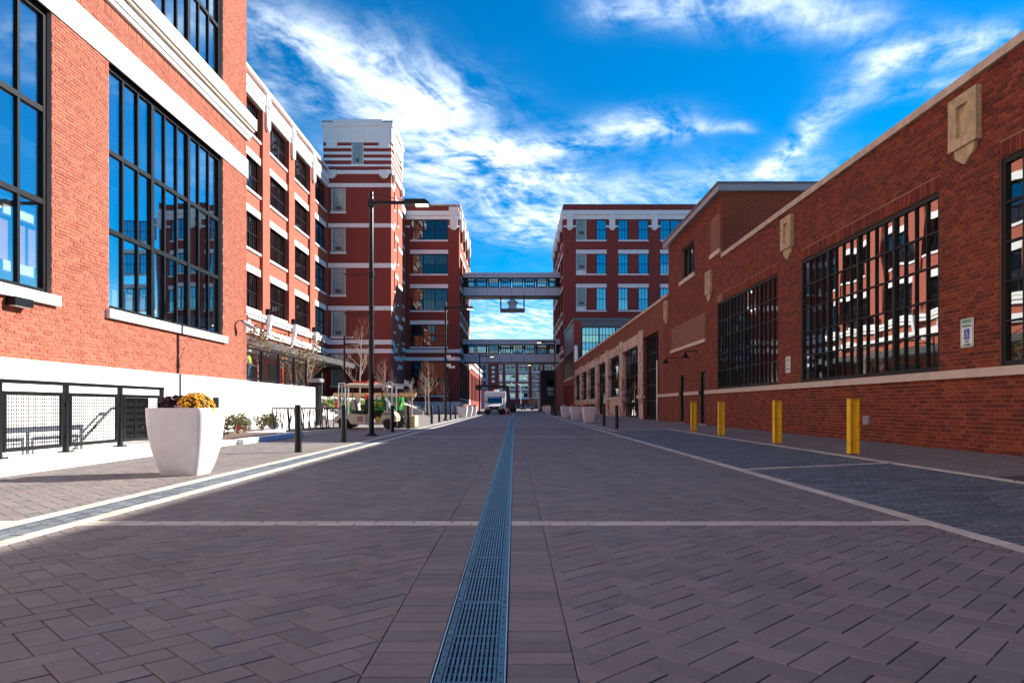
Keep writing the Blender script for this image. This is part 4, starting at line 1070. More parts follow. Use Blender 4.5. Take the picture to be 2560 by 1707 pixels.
part(B5, 'frieze', MB().fbox(f5w, Y3 + .02, 186, z3(548.6), z3(526.6), -.1, .3), 'white_stone')
for k in range(4): part(B5, 'pendant', MB().prism(shield(Y3 + 1.4 + 8.9 * k, z3(530), z3(577), .7, 0), f5w, .2, .6), 'white_stone')
part(B5, 'core', MB().box(R2X + 2.6, 45.9, Y3 + 2.6, 185.9, 0, z3(514)), 'dark_room')
part(B5, 'side_band', MB().fbox(f5w, Y3 + .05, 186, z3(882), z3(873.5), -.1, .3).fbox(f5w, Y3 + .05, 186, z3(901.6), z3(893), -.1, .2), 'white_stone')
AY, AZ = 122.2, 15.8
an = thing('annexe', 'low annexe with grey metal fascia and teal gridded glazing behind the brick hall', 'building', (12, AY, 0))
fA = Fr('S', AY); fAw = Fr('W', 10.1)
z4 = lambda py: gz(py, AY)
part(an, 'fascia', MB().box(10.1 - .1, 46, AY - .12, Y3 - .4, z4(802), z4(795)), 'slate_panel')
part(an, 'roof_band', MB().fbox(fA, gx(1453, AY), 46, z4(817), z4(802) - .02, -.3, -.02), 'slate_panel')
part(an, 'corner_pier', MB().box(10.12, gx(1453, AY), AY + .01, AY + 1.5, 0, z4(802) - .02), 'brick_maroon')
window(an, fA, gx(1454, AY), gx(1454, AY) + 14.4, 8.0, z4(817), .15, 5, 5, 5, fw=.16, mw=.24, bw=.09, hw=.1, glass='glass_teal', wob=.03, per_major=True)
part(an, 'wall', MB().fbox(fA, gx(1454, AY), 46, 0, 8.0, -.3, -.05), 'brick_maroon')
part(an, 'side_panel', MB().fbox(fAw, AY + 1.52, Y3 - .02, 10.6, z4(802) - .02, -.3, -.05), 'slate_panel')
part(an, 'side_louver', MB().fbox(fAw, AY + 1.52, Y3 - .02, 6.2, 10.58, -.4, -.2), 'dark_room')
mb = MB()
for k in range(14): mb.fbox(fAw, AY + 1.6, Y3 - .1, 6.3 + k * .31, 6.42 + k * .31, -.22, -.06)
part(an, 'slat', mb, 'black_frame')
part(an, 'side_sill', MB().fbox(fAw, AY + 1.5, Y3 - .02, 5.85, 6.2, -.3, .05), 'pale_sill')
opA = [(AY + 3 + 5.5 * k, AY + 6.5 + 5.5 * k, .4, 4.9) for k in range(4)]
part(an, 'side_wall', wall_mb(fAw, AY + 1.5, Y3 - .02, 0, 5.85, opA, .4), 'brick_maroon')
for o in opA: window(an, fAw, *o, .25, 2, 2, 3, fw=.14, glass='glass_old', per_major=True)
part(an, 'vent_pipe', MB().path([(10.4, AY - .6, 8.0), (10.4, AY - .6, 11.0)], .35, 10).lathe((10.4, AY - .6, 11.0), [(.36, 0), (.3, .25), (.12, .38), (0, .4)], 10), 'steel', True)

# ---------------------------------------------------------------- footbridges
BY0, BY1 = 156.5, 161.6
def bridge(name, lab, pr, pw0, pw1, ps, pb):
    zb = lambda py: gz(py, BY0); f = Fr('S', BY0); x0, x1 = L3R + .05, R2X - .05
    b = thing(name, lab, 'footbridge', (0, BY0, zb(pb)))
    part(b, 'roof', MB().box(x0, x1, BY0 - .35, BY1 + .35, zb(pw0), zb(pr)).box(x0, x1, BY0 - .5, BY1 + .5, zb(pr) - .45, zb(pr) - .15), 'grey_panel')
    n = 8; st = (x1 - x0) / n
    for i in range(n):
        p = part(b, 'panel', MB().fbox(f, x0 + i * st + .03, x0 + (i + 1) * st - .03, zb(pb) + .12, zb(ps) - .02, -.2, .06), 'grey_panel')
        window(b, f, x0 + i * st + .15, x0 + (i + 1) * st - .15, zb(pw1), zb(pw0), .08, 1, 4, 4, fw=.22, bw=.08, glass='glass_bridge', wob=.02, per_major=True)
        fb = Fr('N', BY1); window(b, fb, x0 + i * st + .15, x0 + (i + 1) * st - .15, zb(pw1), zb(pw0), .08, 1, 4, 4, fw=.22, bw=.08, glass='glass_bridge', per_major=True)
    part(b, 'sill', MB().box(x0, x1, BY0 - .12, BY1 + .12, zb(ps), zb(pw1)), 'grey_panel')
    part(b, 'rear_panel', MB().box(x0, x1, BY1 - .1, BY1 + .06, zb(pb) + .12, zb(ps)), 'grey_panel')
    part(b, 'girder', MB().box(x0, x1, BY0 + .05, BY1 - .12, zb(pb) + .02, zb(ps) - .1).box(x0, x1, BY0 - .1, BY0 + .06, zb(pb) - .05, zb(pb) + .11), 'black_frame')
    part(b, 'mullion', MB().box(x0, x0 + 1.1, BY0 - .02, BY0 + .2, zb(pw1), zb(pw0)).box(x1 - 1.1, x1, BY0 - .02, BY0 + .2, zb(pw1), zb(pw0)), 'black_frame')
glass_mat('glass_bridge', .22, (.72, .88, .9), (.7, .85, .95))
bridge('footbridge', 'upper grey glazed footbridge high between the two factory blocks', 682, 694.5, 718.5, 720, 740.5)
bridge('footbridge', 'lower grey glazed footbridge over the far end of the street', 848.5, 860.5, 884.6, 886, 906.5)
zb = lambda py: gz(py, BY0)
hp = thing('hanging_platform', 'grey steel platform with a little house shaped box hanging under the upper footbridge', 'platform', (gx(1281, BY0), BY0 + 2, zb(776)))
xa, xb = gx(1250, BY0), gx(1312, BY0)
part(hp, 'deck', MB().box(xa, xb, BY0 + .6, BY0 + 4, zb(776), zb(770)), 'slate_panel')
for x in (xa, xb - .25):
    for yy in (BY0 + .7, BY0 + 3.7): part(hp, 'hanger', MB().box(x, x + .25, yy, yy + .25, zb(770), zb(739)), 'slate_panel')
part(hp, 'rail', MB().box(xa, xb, BY0 + .72, BY0 + .8, zb(755.5), zb(754.5)).box(xa, xb, BY0 + .72, BY0 + .8, zb(760), zb(759)), 'slate_panel')
hx0, hx1, hc = gx(1271, BY0), gx(1291.5, BY0), gx(1281.3, BY0)
fh = lambda u, v, w_: (u, w_, v)
part(hp, 'house_box', MB().prism([(hx0, zb(770)), (hx1, zb(770)), (hx1, zb(753)), (hc, zb(746)), (hx0, zb(753))], fh, BY0 + 1.2, BY0 + 3.4), 'grey_panel')
part(hp, 'house_roof', MB().prism([(hx0 - .25, zb(755)), (hc, zb(745.6)), (hx1 + .25, zb(755)), (hx1 + .25, zb(753.5)), (hc, zb(744)), (hx0 - .25, zb(753.5))], fh, BY0 + 1.0, BY0 + 3.6), 'slate_panel')

# ---------------------------------------------------------------- far end of the street
glass_mat('glass_pale', .4, (.35, .62, .62), (.75, .95, .95))
unit(.9)
FY = 300.0; zf = lambda py: gz(py, FY); ff = Fr('S', FY)
B6 = thing('far_factory', 'distant brick factory with rows of pale teal windows closing the street', 'building', (0, FY, 0))
fr_rows = [(873, 890), (892.5, 908), (912.5, 929.7), (934.8, 952), (957.8, 974), (979.5, 995)]
fc = [(1247, 1256.5), (1262.9, 1289), (1296, 1321.6), (1329, 1354.7), (1361.7, 1386), (1394, 1420)]
op6 = [(gx(a, FY), gx(b, FY), zf(q), zf(p)) for a, b in fc for p, q in fr_rows]
part(B6, 'wall', wall_mb(ff, gx(1221, FY), gx(1440, FY), -.4, zf(862), op6, .4), 'brick_maroon')
part(B6, 'side_wall', MB().box(gx(1219.5, FY), gx(1221, FY), FY + .1, FY + 40, 0, zf(862)), 'brick_far')
for o in op6: window(B6, ff, *o, .3, 2 if o[1] - o[0] > 3 else 1, 1, 1, fw=.35, mw=.3, glass='glass_pale', frame='white_stone', per_major=True); part(B6, 'sill', MB().fbox(ff, o[0], o[1], o[2] - .4, o[2], -.2, .2), 'white_stone')
part(B6, 'core', MB().box(gx(1222, FY), gx(1440, FY), FY + 3, FY + 40, 0, zf(862)), 'concrete')
for a, b in ((916, 922), (927, 933), (938, 944), (950, 956)): part(B6, 'small_window', MB().fbox(ff, gx(1229, FY), gx(1237, FY), zf(b), zf(a), -.1, .1), 'white_stone')
unit(HILL)
NY = 178.0; zn = lambda py: gz(py, NY); fN = Fr('S', NY)
B7 = thing('entrance_block', 'dark navy metal entrance block jutting out from the right factory below the bridge', 'building', (8, NY, 0))
nx0 = gx(1352, NY)
part(B7, 'shell', wall_mb(fN, nx0, R2X - .1, -.4, zn(927), [(gx(1368, NY), gx(1386, NY), zn(990), zn(948))], .5), 'navy_panel')
part(B7, 'side', MB().box(nx0, nx0 + .2, NY + .02, NY + 22, -.4, zn(927)).box(nx0, R2X - .1, NY, NY + 22, zn(927), zn(925.5)), 'navy_panel')
window(B7, fN, gx(1368, NY), gx(1386, NY), zn(990), zn(966), .3, 1, 5, 5, fw=.1, bw=.06, glass='glass_pale', per_major=True)
part(B7, 'recess', MB().fbox(fN, gx(1368, NY), gx(1386, NY), zn(966), zn(948), -.6, -.3), 'dark_void')
for i in range(5): part(B7, 'awning', MB().prism([(zn(931 + i * 10), 0), (zn(936 + i * 10), -1.1), (zn(938 + i * 10), -1.1), (zn(936 + i * 10), 0)], lambda u, v, w_: (nx0 + v, w_, u), NY + 2, NY + 8), 'grey_panel')
B8 = thing('low_wing', 'low brick wing with white cornice behind the corner wing on the left', 'building', (L3R, 200, 0))
fL = Fr('E', L3R)
op8 = [(184 + 7 * k, 189 + 7 * k, 2.4, 9.4) for k in range(8)]
part(B8, 'wall', wall_mb(fL, 181.02, 242, -.4, 12.4, op8, .4), 'brick_maroon')
part(B8, 'end_wall', MB().box(-24, L3R - .02, 181.1, 181.4, 0, 12.3).box(-24, L3R - .02, 241.7, 242, 0, 12.3), 'brick_maroon')
for o in op8: window(B8, fL, *o, .25, 2, 2, 3, fw=.15, glass='glass_far', per_major=True)
part(B8, 'cornice', MB().fbox(fL, 181.02, 242.2, 10.6, 11.5, -.1, .3).fbox(fL, 181.02, 242.2, 12.3, 12.8, -1, .4), 'white_stone')
part(B8, 'core', MB().box(-23, L3R - 2, 181.5, 241.6, 0, 12.3), 'dark_room')
unit(.9); QY = 330.0; fQ = Fr('S', QY)
B9 = thing('distant_block', 'pale blue grey distant block seen between the low wing and the far factory', 'building', (gx(1200, QY), QY, 0))
part(B9, 'wall', MB().box(gx(1170, QY), gx(1219, QY), QY, QY + 30, -.4, gz(905, QY)), 'grey_panel')
for i in range(3):
    for k in range(5): part(B9, 'window', MB().fbox(fQ, gx(1190 + i * 9, QY), gx(1196 + i * 9, QY), gz(1004 - k * 20, QY), gz(992 - k * 20, QY), -.1, .12), 'glass_pale')
unit()

# ---------------------------------------------------------------- bollards and posts
ORD = ['nearest', 'second', 'third', 'fourth', 'fifth', 'sixth', 'seventh', 'eighth', 'ninth']
def bollard():
    t = thing('bollard', '', 'bollard', group='black bollards along the road')
    part(t, 'post', MB().lathe((0, 0, 0), [(.074, .02), (.074, 1.015), (.066, 1.03), (.0, 1.034)], 20), 'black_metal', True)
    part(t, 'base_ring', MB().lathe((0, 0, 0), [(.088, .0), (.088, .018), (.074, .024), (.0, .024)], 20), 'black_metal', True)
    return t
b0 = bollard(); first = True
def put_bollard(x, y, lab):
    global first
    if first: stand(b0, x, y); b0['label'] = lab; first = False
    else: dup(b0, (x, y, 0), lab)
for i, y in enumerate((15.65, 19.85, 27.7, 31.9, 40.9, 45.0, 53.0, 57.3)):
    put_bollard(-4.7, y, ('nearest black bollard on the left of the road, just behind the white planter' if i == 0 else '%s black bollard from the camera along the left edge of the road' % ORD[i]))
for i, (x, y) in enumerate(((4.52, 31.8), (4.48, 36.0), (4.45, 70.4), (4.45, 75.2), (4.45, 83.0), (4.45, 86.7))):
    put_bollard(x, y, '%s black bollard from the camera along the right edge of the road' % ORD[i])

def hpost():
    mb = MB(); f = lambda u, v, w_: (u, w_, v)
    pts = [(-.097, -.085), (-.079, -.085), (-.079, -.008), (.079, -.008), (.079, -.085), (.097, -.085), (.097, .085), (.079, .085), (.079, .008), (-.079, .008), (-.079, .085), (-.097, .085)]
    mb.loft([[(a, b, 0) for a, b in pts], [(a, b, 1.15) for a, b in pts]])
    mb.box(-.098, .098, -.086, .086, 1.1505, 1.156)
    return mb
me = None
for i, y in enumerate((15.2, 19.6, 24.9, 28.75)):
    lab = '%s yellow steel H post %s' % (['nearest and tallest looking', 'second', 'third', 'farthest'][i], ['beside the slate parking bay', 'from the camera by the slate parking bay', 'from the camera by the slate parking bay', 'in front of the grey doors'][i])
    if me is None: o = solo('steel_post', hpost(), 'yellow_paint', lab, 'post', (0, 0, 0), 'yellow posts by the parking bay'); me = o.data; stand(o, 7.15, y)
    else:
        o = o.copy(); COL.objects.link(o); stand(o, 7.15, y); o['label'] = lab

# ---------------------------------------------------------------- planters with flowers
PROF = [(.262, 0), (.285, .05), (.318, .15), (.350, .27), (.380, .42), (.404, .58), (.420, .74), (.428, .88), (.43, .965), (.425, .975)]
def rsq(h, z, r, n=5):
    pts = []
    for cx, cy, a0 in ((1, 1, 0), (-1, 1, 90), (-1, -1, 180), (1, -1, 270)):
        for k in range(n): a = R(a0 + 90 * k / (n - 1)); pts.append((cx * (h - r) + r * math.cos(a), cy * (h - r) + r * math.sin(a), z))
    return pts
def pot(parent):
    mb = MB(); rings = [rsq(h, z, .075 + .03 * z) for h, z in PROF] + [rsq(.396, .975, .09), rsq(.388, .9, .09)]
    mb.loft(rings); o = part(parent, 'pot', mb, 'planter_white', True)
    part(parent, 'soil', MB().loft([rsq(.389, .86, .09), rsq(.389, .91, .09)]), 'soil')
def mum(parent, c, rx, rz, m, n, seed, fs=.032):
    """a dome of small round flower heads"""
    rnd = random.Random(seed); mb = MB(); core = MB()
    core.lathe((c[0], c[1], c[2]), [(rx * .9, 0), (rx * .85, rz * .45), (rx * .55, rz * .8), (0.0, rz * .93)], 14)
    for i in range(n):
        f_ = (i + .5) / n; zz = 1 - f_ * .98; a = i * 2.39996 + rnd.uniform(-.25, .25); rr = math.sqrt(max(0, 1 - zz * zz))
        nrm = Vector((rr * math.cos(a), rr * math.sin(a), zz))
        k = rnd.uniform(.94, 1.06); p = Vector((c[0] + nrm.x * rx * k, c[1] + nrm.y * rx * k, c[2] + max(.0, nrm.z) * rz * k + .01))
        nr = Vector((nrm.x, nrm.y, nrm.z + .35)).normalized(); u = nr.orthogonal().normalized(); v = nr.cross(u); s_ = fs * rnd.uniform(.75, 1.15)
        n0 = len(mb.v); mb.v.append(tuple(p + nr * s_ * .55))
        for ring, (rad, h) in enumerate(((.45, .62), (.95, .32), (1.0, -.05))):
            for j in range(7):
                t = 2 * math.pi * (j + ring * .5) / 7; mb.v.append(tuple(p + (u * math.cos(t) + v * math.sin(t)) * s_ * rad * (1 if j % 2 else .88) + nr * s_ * h))
        for j in range(7): mb.f.append((n0, n0 + 1 + j, n0 + 1 + (j + 1) % 7))
        for ring in range(2):
            for j in range(7):
                q = n0 + 1 + ring * 7; mb.f.append((q + j, q + 7 + j, q + 7 + (j + 1) % 7, q + (j + 1) % 7))
    o = part(parent, 'foliage', core, 'leaf_dark', True)
    part(parent, 'flowers', mb, m, kind='stuff')
def kale(parent, c, r, h, m, n, seed, name='leaves'):
    """ruffled rosettes of broad leaves"""
    rnd = random.Random(seed); mb = MB()
    for i in range(n):
        a = rnd.uniform(0, 6.28); el = rnd.uniform(.1, 1.35); L = r * rnd.uniform(.55, 1.0)
        o = Vector((c[0] + rnd.uniform(-.5, .5) * r, c[1] + rnd.uniform(-.5, .5) * r, c[2] + rnd.uniform(0, h * .5)))
        dr = Vector((math.cos(a) * math.cos(el), math.sin(a) * math.cos(el), math.sin(el))); sd = Vector((-math.sin(a), math.cos(a), 0)); up = dr.cross(sd)
        rows_ = []
        for k in range(4):
            f_ = k / 3; wd = L * .42 * math.sin(.35 + 2.3 * f_); p = o + dr * L * f_ * .8 + Vector((0, 0, -.25 * L * f_ * f_))
            rows_.append([tuple(p + sd * wd * s_ + up * wd * .45 * (abs(s_) ** 1.5) * rnd.uniform(.6, 1.4) + Vector((0, 0, rnd.uniform(-.01, .01)))) for s_ in (-1, -.5, 0, .5, 1)])
        for k in range(3):
            for j in range(4): mb.face([rows_[k][j], rows_[k][j + 1], rows_[k + 1][j + 1], rows_[k + 1][j]])
    part(parent, name, mb, m, kind='stuff')
def petal(name, cols, rough=.6): island_mat(name, cols, rough=rough, var=.2, grain=30, bmp=.1)
petal('mum_gold', [(.80, .40, .01), (.74, .33, .008), (.84, .47, .02), (.66, .26, .006)])
petal('mum_orange', [(.70, .16, .01), (.62, .12, .008), (.74, .22, .015)])
petal('mum_red', [(.50, .02, .015), (.42, .015, .012), (.58, .04, .02)])
petal('mum_pink', [(.70, .42, .58), (.62, .32, .50), (.75, .52, .64)])
petal('mum_yellow', [(.80, .55, .02), (.75, .5, .02)])
petal('leaf_purple', [(.055, .025, .05), (.09, .035, .06), (.14, .06, .09), (.045, .03, .05), (.20, .09, .12)])
petal('leaf_green', [(.06, .11, .025), (.04, .085, .02), (.09, .14, .03)])
petal('leaf_dark', [(.02, .045, .012), (.03, .06, .015)])
petal('leaf_olive', [(.13, .15, .04), (.09, .12, .03), (.18, .17, .06), (.12, .08, .03)])
petal('leaf_brown', [(.26, .14, .05), (.20, .10, .04), (.32, .19, .07)])
petal('leaf_autumn', [(.24, .20, .05), (.16, .17, .05), (.30, .20, .06), (.20, .12, .04)])
petal('leaf_lime', [(.22, .30, .04), (.16, .24, .03), (.28, .34, .06)])
def planter(x, y, lab, fl, seed=1, hi=False):
    t = thing('planter', lab, 'planter', (0, 0, 0), 'white planters of flowers along the street'); pot(t)
    for kind, cx, cy, r, h, m in fl:
        if kind == 'm': mum(t, (cx, cy, .9), r, h, m, 300 if hi else 110, seed, .024 if hi else .04)
        else: kale(t, (cx, cy, .92), r, h, m, 90 if hi else 40, seed)
        seed += 1
    stand(t, x, y)
    return t
planter(-4.84, 10.63, 'big white planter with golden mums and purple kale at the left front', [('m', .16, -.05, .27, .27, 'mum_gold'), ('k', -.22, -.1, .17, .2, 'leaf_purple'), ('k', -.2, -.02, .2, .32, 'leaf_purple'), ('k', .0, -.2, .1, .14, 'mum_pink'), ('k', .0, -.12, .15, .16, 'leaf_purple')], 3, True)
planter(-4.42, 61.4, 'white planter with yellow and pink flowers, front of the three left of the van', [('m', .15, 0, .24, .22, 'mum_gold'), ('k', -.2, 0, .18, .2, 'leaf_purple')], 11)
planter(-4.42, 69, 'white planter with pink and red flowers, middle of the three left of the van', [('m', -.15, 0, .24, .26, 'mum_pink'), ('m', .2, 0, .2, .18, 'mum_red')], 14)
planter(-4.42, 77, 'white planter with red flowers and dark leaves, closest to the van of the three', [('k', -.2, 0, .2, .26, 'leaf_green'), ('m', .17, 0, .23, .2, 'mum_red')], 17)
planter(4.5, 43.3, 'white planter with red mums and green leaves, nearest on the right', [('m', -.17, -.05, .26, .2, 'mum_red'), ('k', .18, 0, .24, .3, 'leaf_green'), ('k', .2, -.1, .22, .2, 'leaf_green')], 21)
planter(4.42, 51.8, 'white planter with orange mums and purple leaves, second on the right', [('m', -.14, -.05, .28, .22, 'mum_orange'), ('k', .24, 0, .2, .2, 'leaf_purple')], 24)
planter(4.4, 62, 'white planter with pink mums and green leaves, third on the right', [('m', -.16, -.05, .24, .2, 'mum_pink'), ('k', .18, 0, .24, .24, 'leaf_green')], 27)
planter(4.4, 94, 'white planter with yellow mums on the right, just past the far bollards', [('m', 0, -.05, .3, .24, 'mum_yellow')], 30)
planter(4.4, 103, 'white planter with orange mums, farthest on the right', [('m', 0, -.05, .3, .24, 'mum_orange')], 31)

# ---------------------------------------------------------------- street lamps
glow('lamp_led', (1.0, .74, .38), 2.6); mat('lens_off', (.75, .62, .38), .4)
def lamp(sx=1, banner=True, lens='lamp_led', h=8.2, lab='', cams=False):
    t = thing('street_lamp', lab, 'street lamp', group='black street lamps')
    part(t, 'pole', MB().lathe((0, 0, 0), [(.095, .05), (.088, 1.2), (.082, h * .6), (.072, h), (.06, h + .03), (0, h + .03)], 18), 'black_metal', True)
    part(t, 'base', MB().lathe((0, 0, 0), [(.21, 0), (.21, .05), (.13, .09), (.10, .14), (.10, .16), (0, .16)], 20), 'black_metal', True)
    az = h - .34
    part(t, 'arm', MB().box(min(0, sx * 1.25), max(0, sx * 1.25), -.035, .035, az - .055, az + .055).box(-.09 if sx > 0 else -.1, .1 if sx > 0 else .09, -.1, .1, az - .16, az + .1), 'black_metal')
    f = lambda u, v, w_: (sx * u, w_, v)
    hd = part(t, 'lamp_head', MB().prism([(1.15, az - .08), (1.99, az - .08), (1.93, az + .02), (1.82, az + .09), (1.13, az + .09)], f, -.17, .17), 'black_metal')
    part(hd, 'lens', MB().prism([(1.5, az - .11), (1.92, az - .11), (1.92, az - .081), (1.5, az - .081)], f, -.13, .13), lens)
    part(t, 'stay', MB().tube((sx * .06, 0, h - .04), (sx * 1.15, 0, az + .07), .012, n=6), 'black_metal')
    if banner:
        for z in (5.44, 4.12):
            part(t, 'banner_arm', MB().lathe((0, 0, z), [(.098, -.08), (.105, -.07), (.105, .07), (.098, .08), (0, .08)], 16).tube((0, 0, z), (-.88 * sx, 0, z + .01), .016, n=6).tube((-.88 * sx, 0, z + .01), (-.92 * sx, 0, z + .01), .026, n=6), 'black_metal')
    if cams:
        for z, n_ in ((4.35, 1), (3.75, 2)):
            c = part(t, 'camera', MB().box(.06, .3, -.09, .09, z, z + .2).box(.2, .62, -.08, .08, z - .1, z + .06), 'planter_white'); part(c, 'lens', MB().lathe((.63, 0, z - .02), [(.06, 0), (.06, .03), (0, .03)], 10, 'x'), 'black_metal')
    return t
l1 = lamp(1, lab='tall black street lamp in front of the golf cart, nearest on the left'); stand(l1, -4.83, 24.3, 0)
l2 = lamp(1, False, lab='black street lamp with white cameras on its pole behind the cart', cams=True); stand(l2, -4.8, 50.3, 0)
dup(lamp_l3 := lamp(1, False, lab='x'), (-4.8, 99, 0), 'black street lamp rising just left of the parked van'); 
for o in [lamp_l3] + list(lamp_l3.children_recursive): bpy.data.objects.remove(o)
r1 = lamp(-1, False, lab='tall black street lamp at the right edge beside the far bollards'); stand(r1, 4.35, 77, 0)
dup(r1, (4.23, 119, 0), 'black street lamp in front of the navy entrance block'); dup(r1, (4.2, 172, 0), 'thin black street lamp beyond the footbridges on the right')
dup(l2, (-2.6, 215, 0), 'black street lamp far down the street left of the van roof')
def post_lamp(lab, h, arms):
    t = thing('post_lamp', lab, 'lamp', group='slim lamps on the plaza')
    part(t, 'pole', MB().lathe((0, 0, 0), [(.075, 0), (.065, h), (0, h)], 12), 'black_metal', True)
    for z, sx, L, m in arms:
        a = part(t, 'arm', MB().box(min(0, sx * L), max(0, sx * L), -.05, .05, z - .03, z + .05), m); part(a, 'lens', MB().box(min(sx * L * .6, sx * L), max(sx * L * .6, sx * L), -.04, .04, z - .045, z - .031), 'lens_off')
    return t
p = post_lamp('slim black lamp post on the terrace behind the mesh railing', 3.6, [(3.5, 1, 1.2, 'black_metal'), (2.95, -1, .65, 'black_metal')]); stand(p, -14.35, 35.6, TZ)
p = post_lamp('slim black lamp post between the canopy steps and the golf cart', 5.56, [(5.45, 1, .55, 'grey_trim'), (5.0, 1, .9, 'black_metal')]); stand(p, -11.0, 46.6, 0)
p = post_lamp('short black lamp post against the maroon corner wing', 5.2, [(5.1, 1, 1.0, 'black_metal')]); stand(p, -8.9, 100, 0)
gn = thing('gooseneck_lamp', 'white gooseneck street lamp at the far end of the street', 'street lamp', (gx(1302, 250), 250, 0))
part(gn, 'pole', MB().path([(gx(1302, 250), 250, 0), (gx(1302, 250), 250, 7.4), (gx(1300, 250), 250, 8.3), (gx(1295, 250), 250, 8.7)], .12, 8), 'planter_white'); part(gn, 'head', MB().box(gx(1291, 250), gx(1296, 250), 249.8, 250.2, 8.6, 8.85), 'planter_white')

# ---------------------------------------------------------------- trees and shrubs
def grow(mb, p, dr, L, r, depth, rnd, tips, spread=.55, upb=.25):
    q = p
    for k in range(3):
        d2 = (dr + Vector((rnd.uniform(-.1, .1), rnd.uniform(-.1, .1), rnd.uniform(0, .12)))).normalized()
        n = q + d2 * L / 3; mb.tube(q, n, r * (1 - k * .22), r * (1 - (k + 1) * .22), n=5 if r < .03 else 7, cap=False); q = n; dr = d2
        if depth > 0 and k > 0 or (depth > 0 and k == 0 and rnd.random() < .4):
            for _ in range(2 if k else 1):
                s_ = Vector((rnd.uniform(-1, 1), rnd.uniform(-1, 1), rnd.uniform(0, .5))).normalized()
                grow(mb, q, (dr * (1 - spread) + s_ * spread + Vector((0, 0, upb))).normalized(), L * rnd.uniform(.42, .66), r * .42, depth - 1, rnd, tips, spread, upb)
    tips.append((q, dr))
def leaf_cloud(mb, pts, n, size, rnd, jit):
    for p, dr in pts:
        for _ in range(n):
            c = p + Vector((rnd.gauss(0, jit), rnd.gauss(0, jit), rnd.gauss(0, jit)))
            a = Vector((rnd.uniform(-1, 1), rnd.uniform(-1, 1), rnd.uniform(-.6, .6))).normalized(); b = a.orthogonal().normalized() * .5; s_ = size * rnd.uniform(.6, 1.3)
            mb.face([tuple(c - a * s_), tuple(c + b * s_), tuple(c + a * s_), tuple(c - b * s_)])
def tree(lab, loc, h, seed, trunk=.05, clear=.35, leaf=None, nleaf=3, depth=3, stems=1, bark='bark_pale', lsize=.07, spread=.55):
    rnd = random.Random(seed); t = thing('young_tree', lab, 'tree', loc, 'young trees on the plaza'); mb, tm = MB(), MB(); tips = []
    L0 = Vector(loc)
    for s_ in range(stems):
        lean = Vector((rnd.uniform(-.22, .22), rnd.uniform(-.2, .2), 1)).normalized() if stems > 1 else Vector((rnd.uniform(-.03, .03), 0, 1))
        q = L0 + Vector((rnd.uniform(-.08, .08), rnd.uniform(-.08, .08), 0)) * (stems > 1); hh = h * (rnd.uniform(.75, 1) if stems > 1 else 1); n = 9
        for k in range(n):
            nx = q + (lean + Vector((rnd.uniform(-.05, .05), rnd.uniform(-.05, .05), 0))) * hh / n
            r0, r1_ = trunk * (1 - k / n * .85), trunk * (1 - (k + 1) / n * .85); tm.tube(q, nx, r0, r1_, n=8, cap=False); q = nx
            if (k + 1) / n > clear:
                for _ in range(3):
                    a = rnd.uniform(0, 6.28); dr = Vector((math.cos(a), math.sin(a), rnd.uniform(.55, 1.2))).normalized()
                    grow(mb, q, dr, hh * .30 * (1.15 - k / n), r1_ * .5, depth - 1, rnd, tips, spread)
    part(t, 'trunk', tm, bark, True); cr_ = part(t, 'crown', mb, bark)
    if leaf:
        lm = MB(); leaf_cloud(lm, tips, nleaf, lsize, rnd, .09); tag(link('leaves', lm.mesh('leaves'), leaf, cr_), kind='stuff')
    return t
tree('young tree with brown withered leaves on the terrace behind the mesh railing', (-11.6, 32.6, TZ), 2.4, 1, .04, .35, 'leaf_brown', 1, 3, lsize=.07)
tree('second young tree with brown withered leaves on the terrace, near the tall orange building', (-12.6, 31.2, TZ), 2.0, 9, .035, .35, 'leaf_brown', 1, 3, lsize=.07)
tree('many stemmed young tree with yellow green leaves at the end of the terrace wall', (-11.2, 37.6, .1), 4.5, 4, .04, .5, 'leaf_autumn', 1, 2, stems=6, lsize=.085, spread=.5)
tree('tall bare sapling behind the golf cart in front of the brick tower', (gx(898, 60), 60, 0), 7.6, 2, .08, .3)
tree('bare sapling behind the front of the golf cart', (gx(964, 75), 75, 0), 5.6, 3, .07, .3)
tree('bare young tree in front of the tower steps', (gx(1029, 72), 72, 0), 3.5, 5, .07, .3)
tree('bare young tree with spreading crown left of the camera lamp', (-9.8, 79, 0), 3.9, 6, .07, .35)
tree('taller bare young tree beside the camera lamp', (-7.9, 66.7, 0), 5.0, 7, .06, .35)
tree('bare young tree in front of the corner wing plinth', (gx(1110.6, 95), 95, 0), 4.2, 8, .08, .35)
for i, (x, y) in enumerate(((-7.9, 66.7), (-9.8, 79))): solo('tree_stake', MB().lathe((.25, 0, 0), [(.12, 0), (.12, .35), (.1, .4), (0, .4)], 10), 'black_metal', ['short black uplight beside the taller bare young tree', 'short black uplight beside the spreading bare young tree'][i], 'ground light', (x, y, 0), smooth=True)
def shrub(lab, x, y, z, r, h, seed, leaf='leaf_olive', n=420, ls=.05):
    rnd = random.Random(seed); t = thing('shrub', lab, 'shrub', (x, y, z), 'low shrubs in the bed'); st_, lm = MB(), MB()
    for i in range(16):
        a = rnd.uniform(0, 6.28); rr = r * rnd.uniform(.3, 1); tip = Vector((x + rr * math.cos(a), y + rr * math.sin(a), z + h * rnd.uniform(.6, 1)))
        st_.tube((x + rnd.uniform(-.05, .05), y + rnd.uniform(-.05, .05), z), tip, .012, .005, n=5, cap=False)
        pts = [(Vector((x, y, z)).lerp(tip, f_), None) for f_ in (.45, .6, .75, .88, 1.0)]
        leaf_cloud(lm, pts, max(1, n // 80), ls, rnd, r * .16)
    part(t, 'stem', st_, 'bark'); part(t, 'foliage', lm, leaf, kind='stuff')
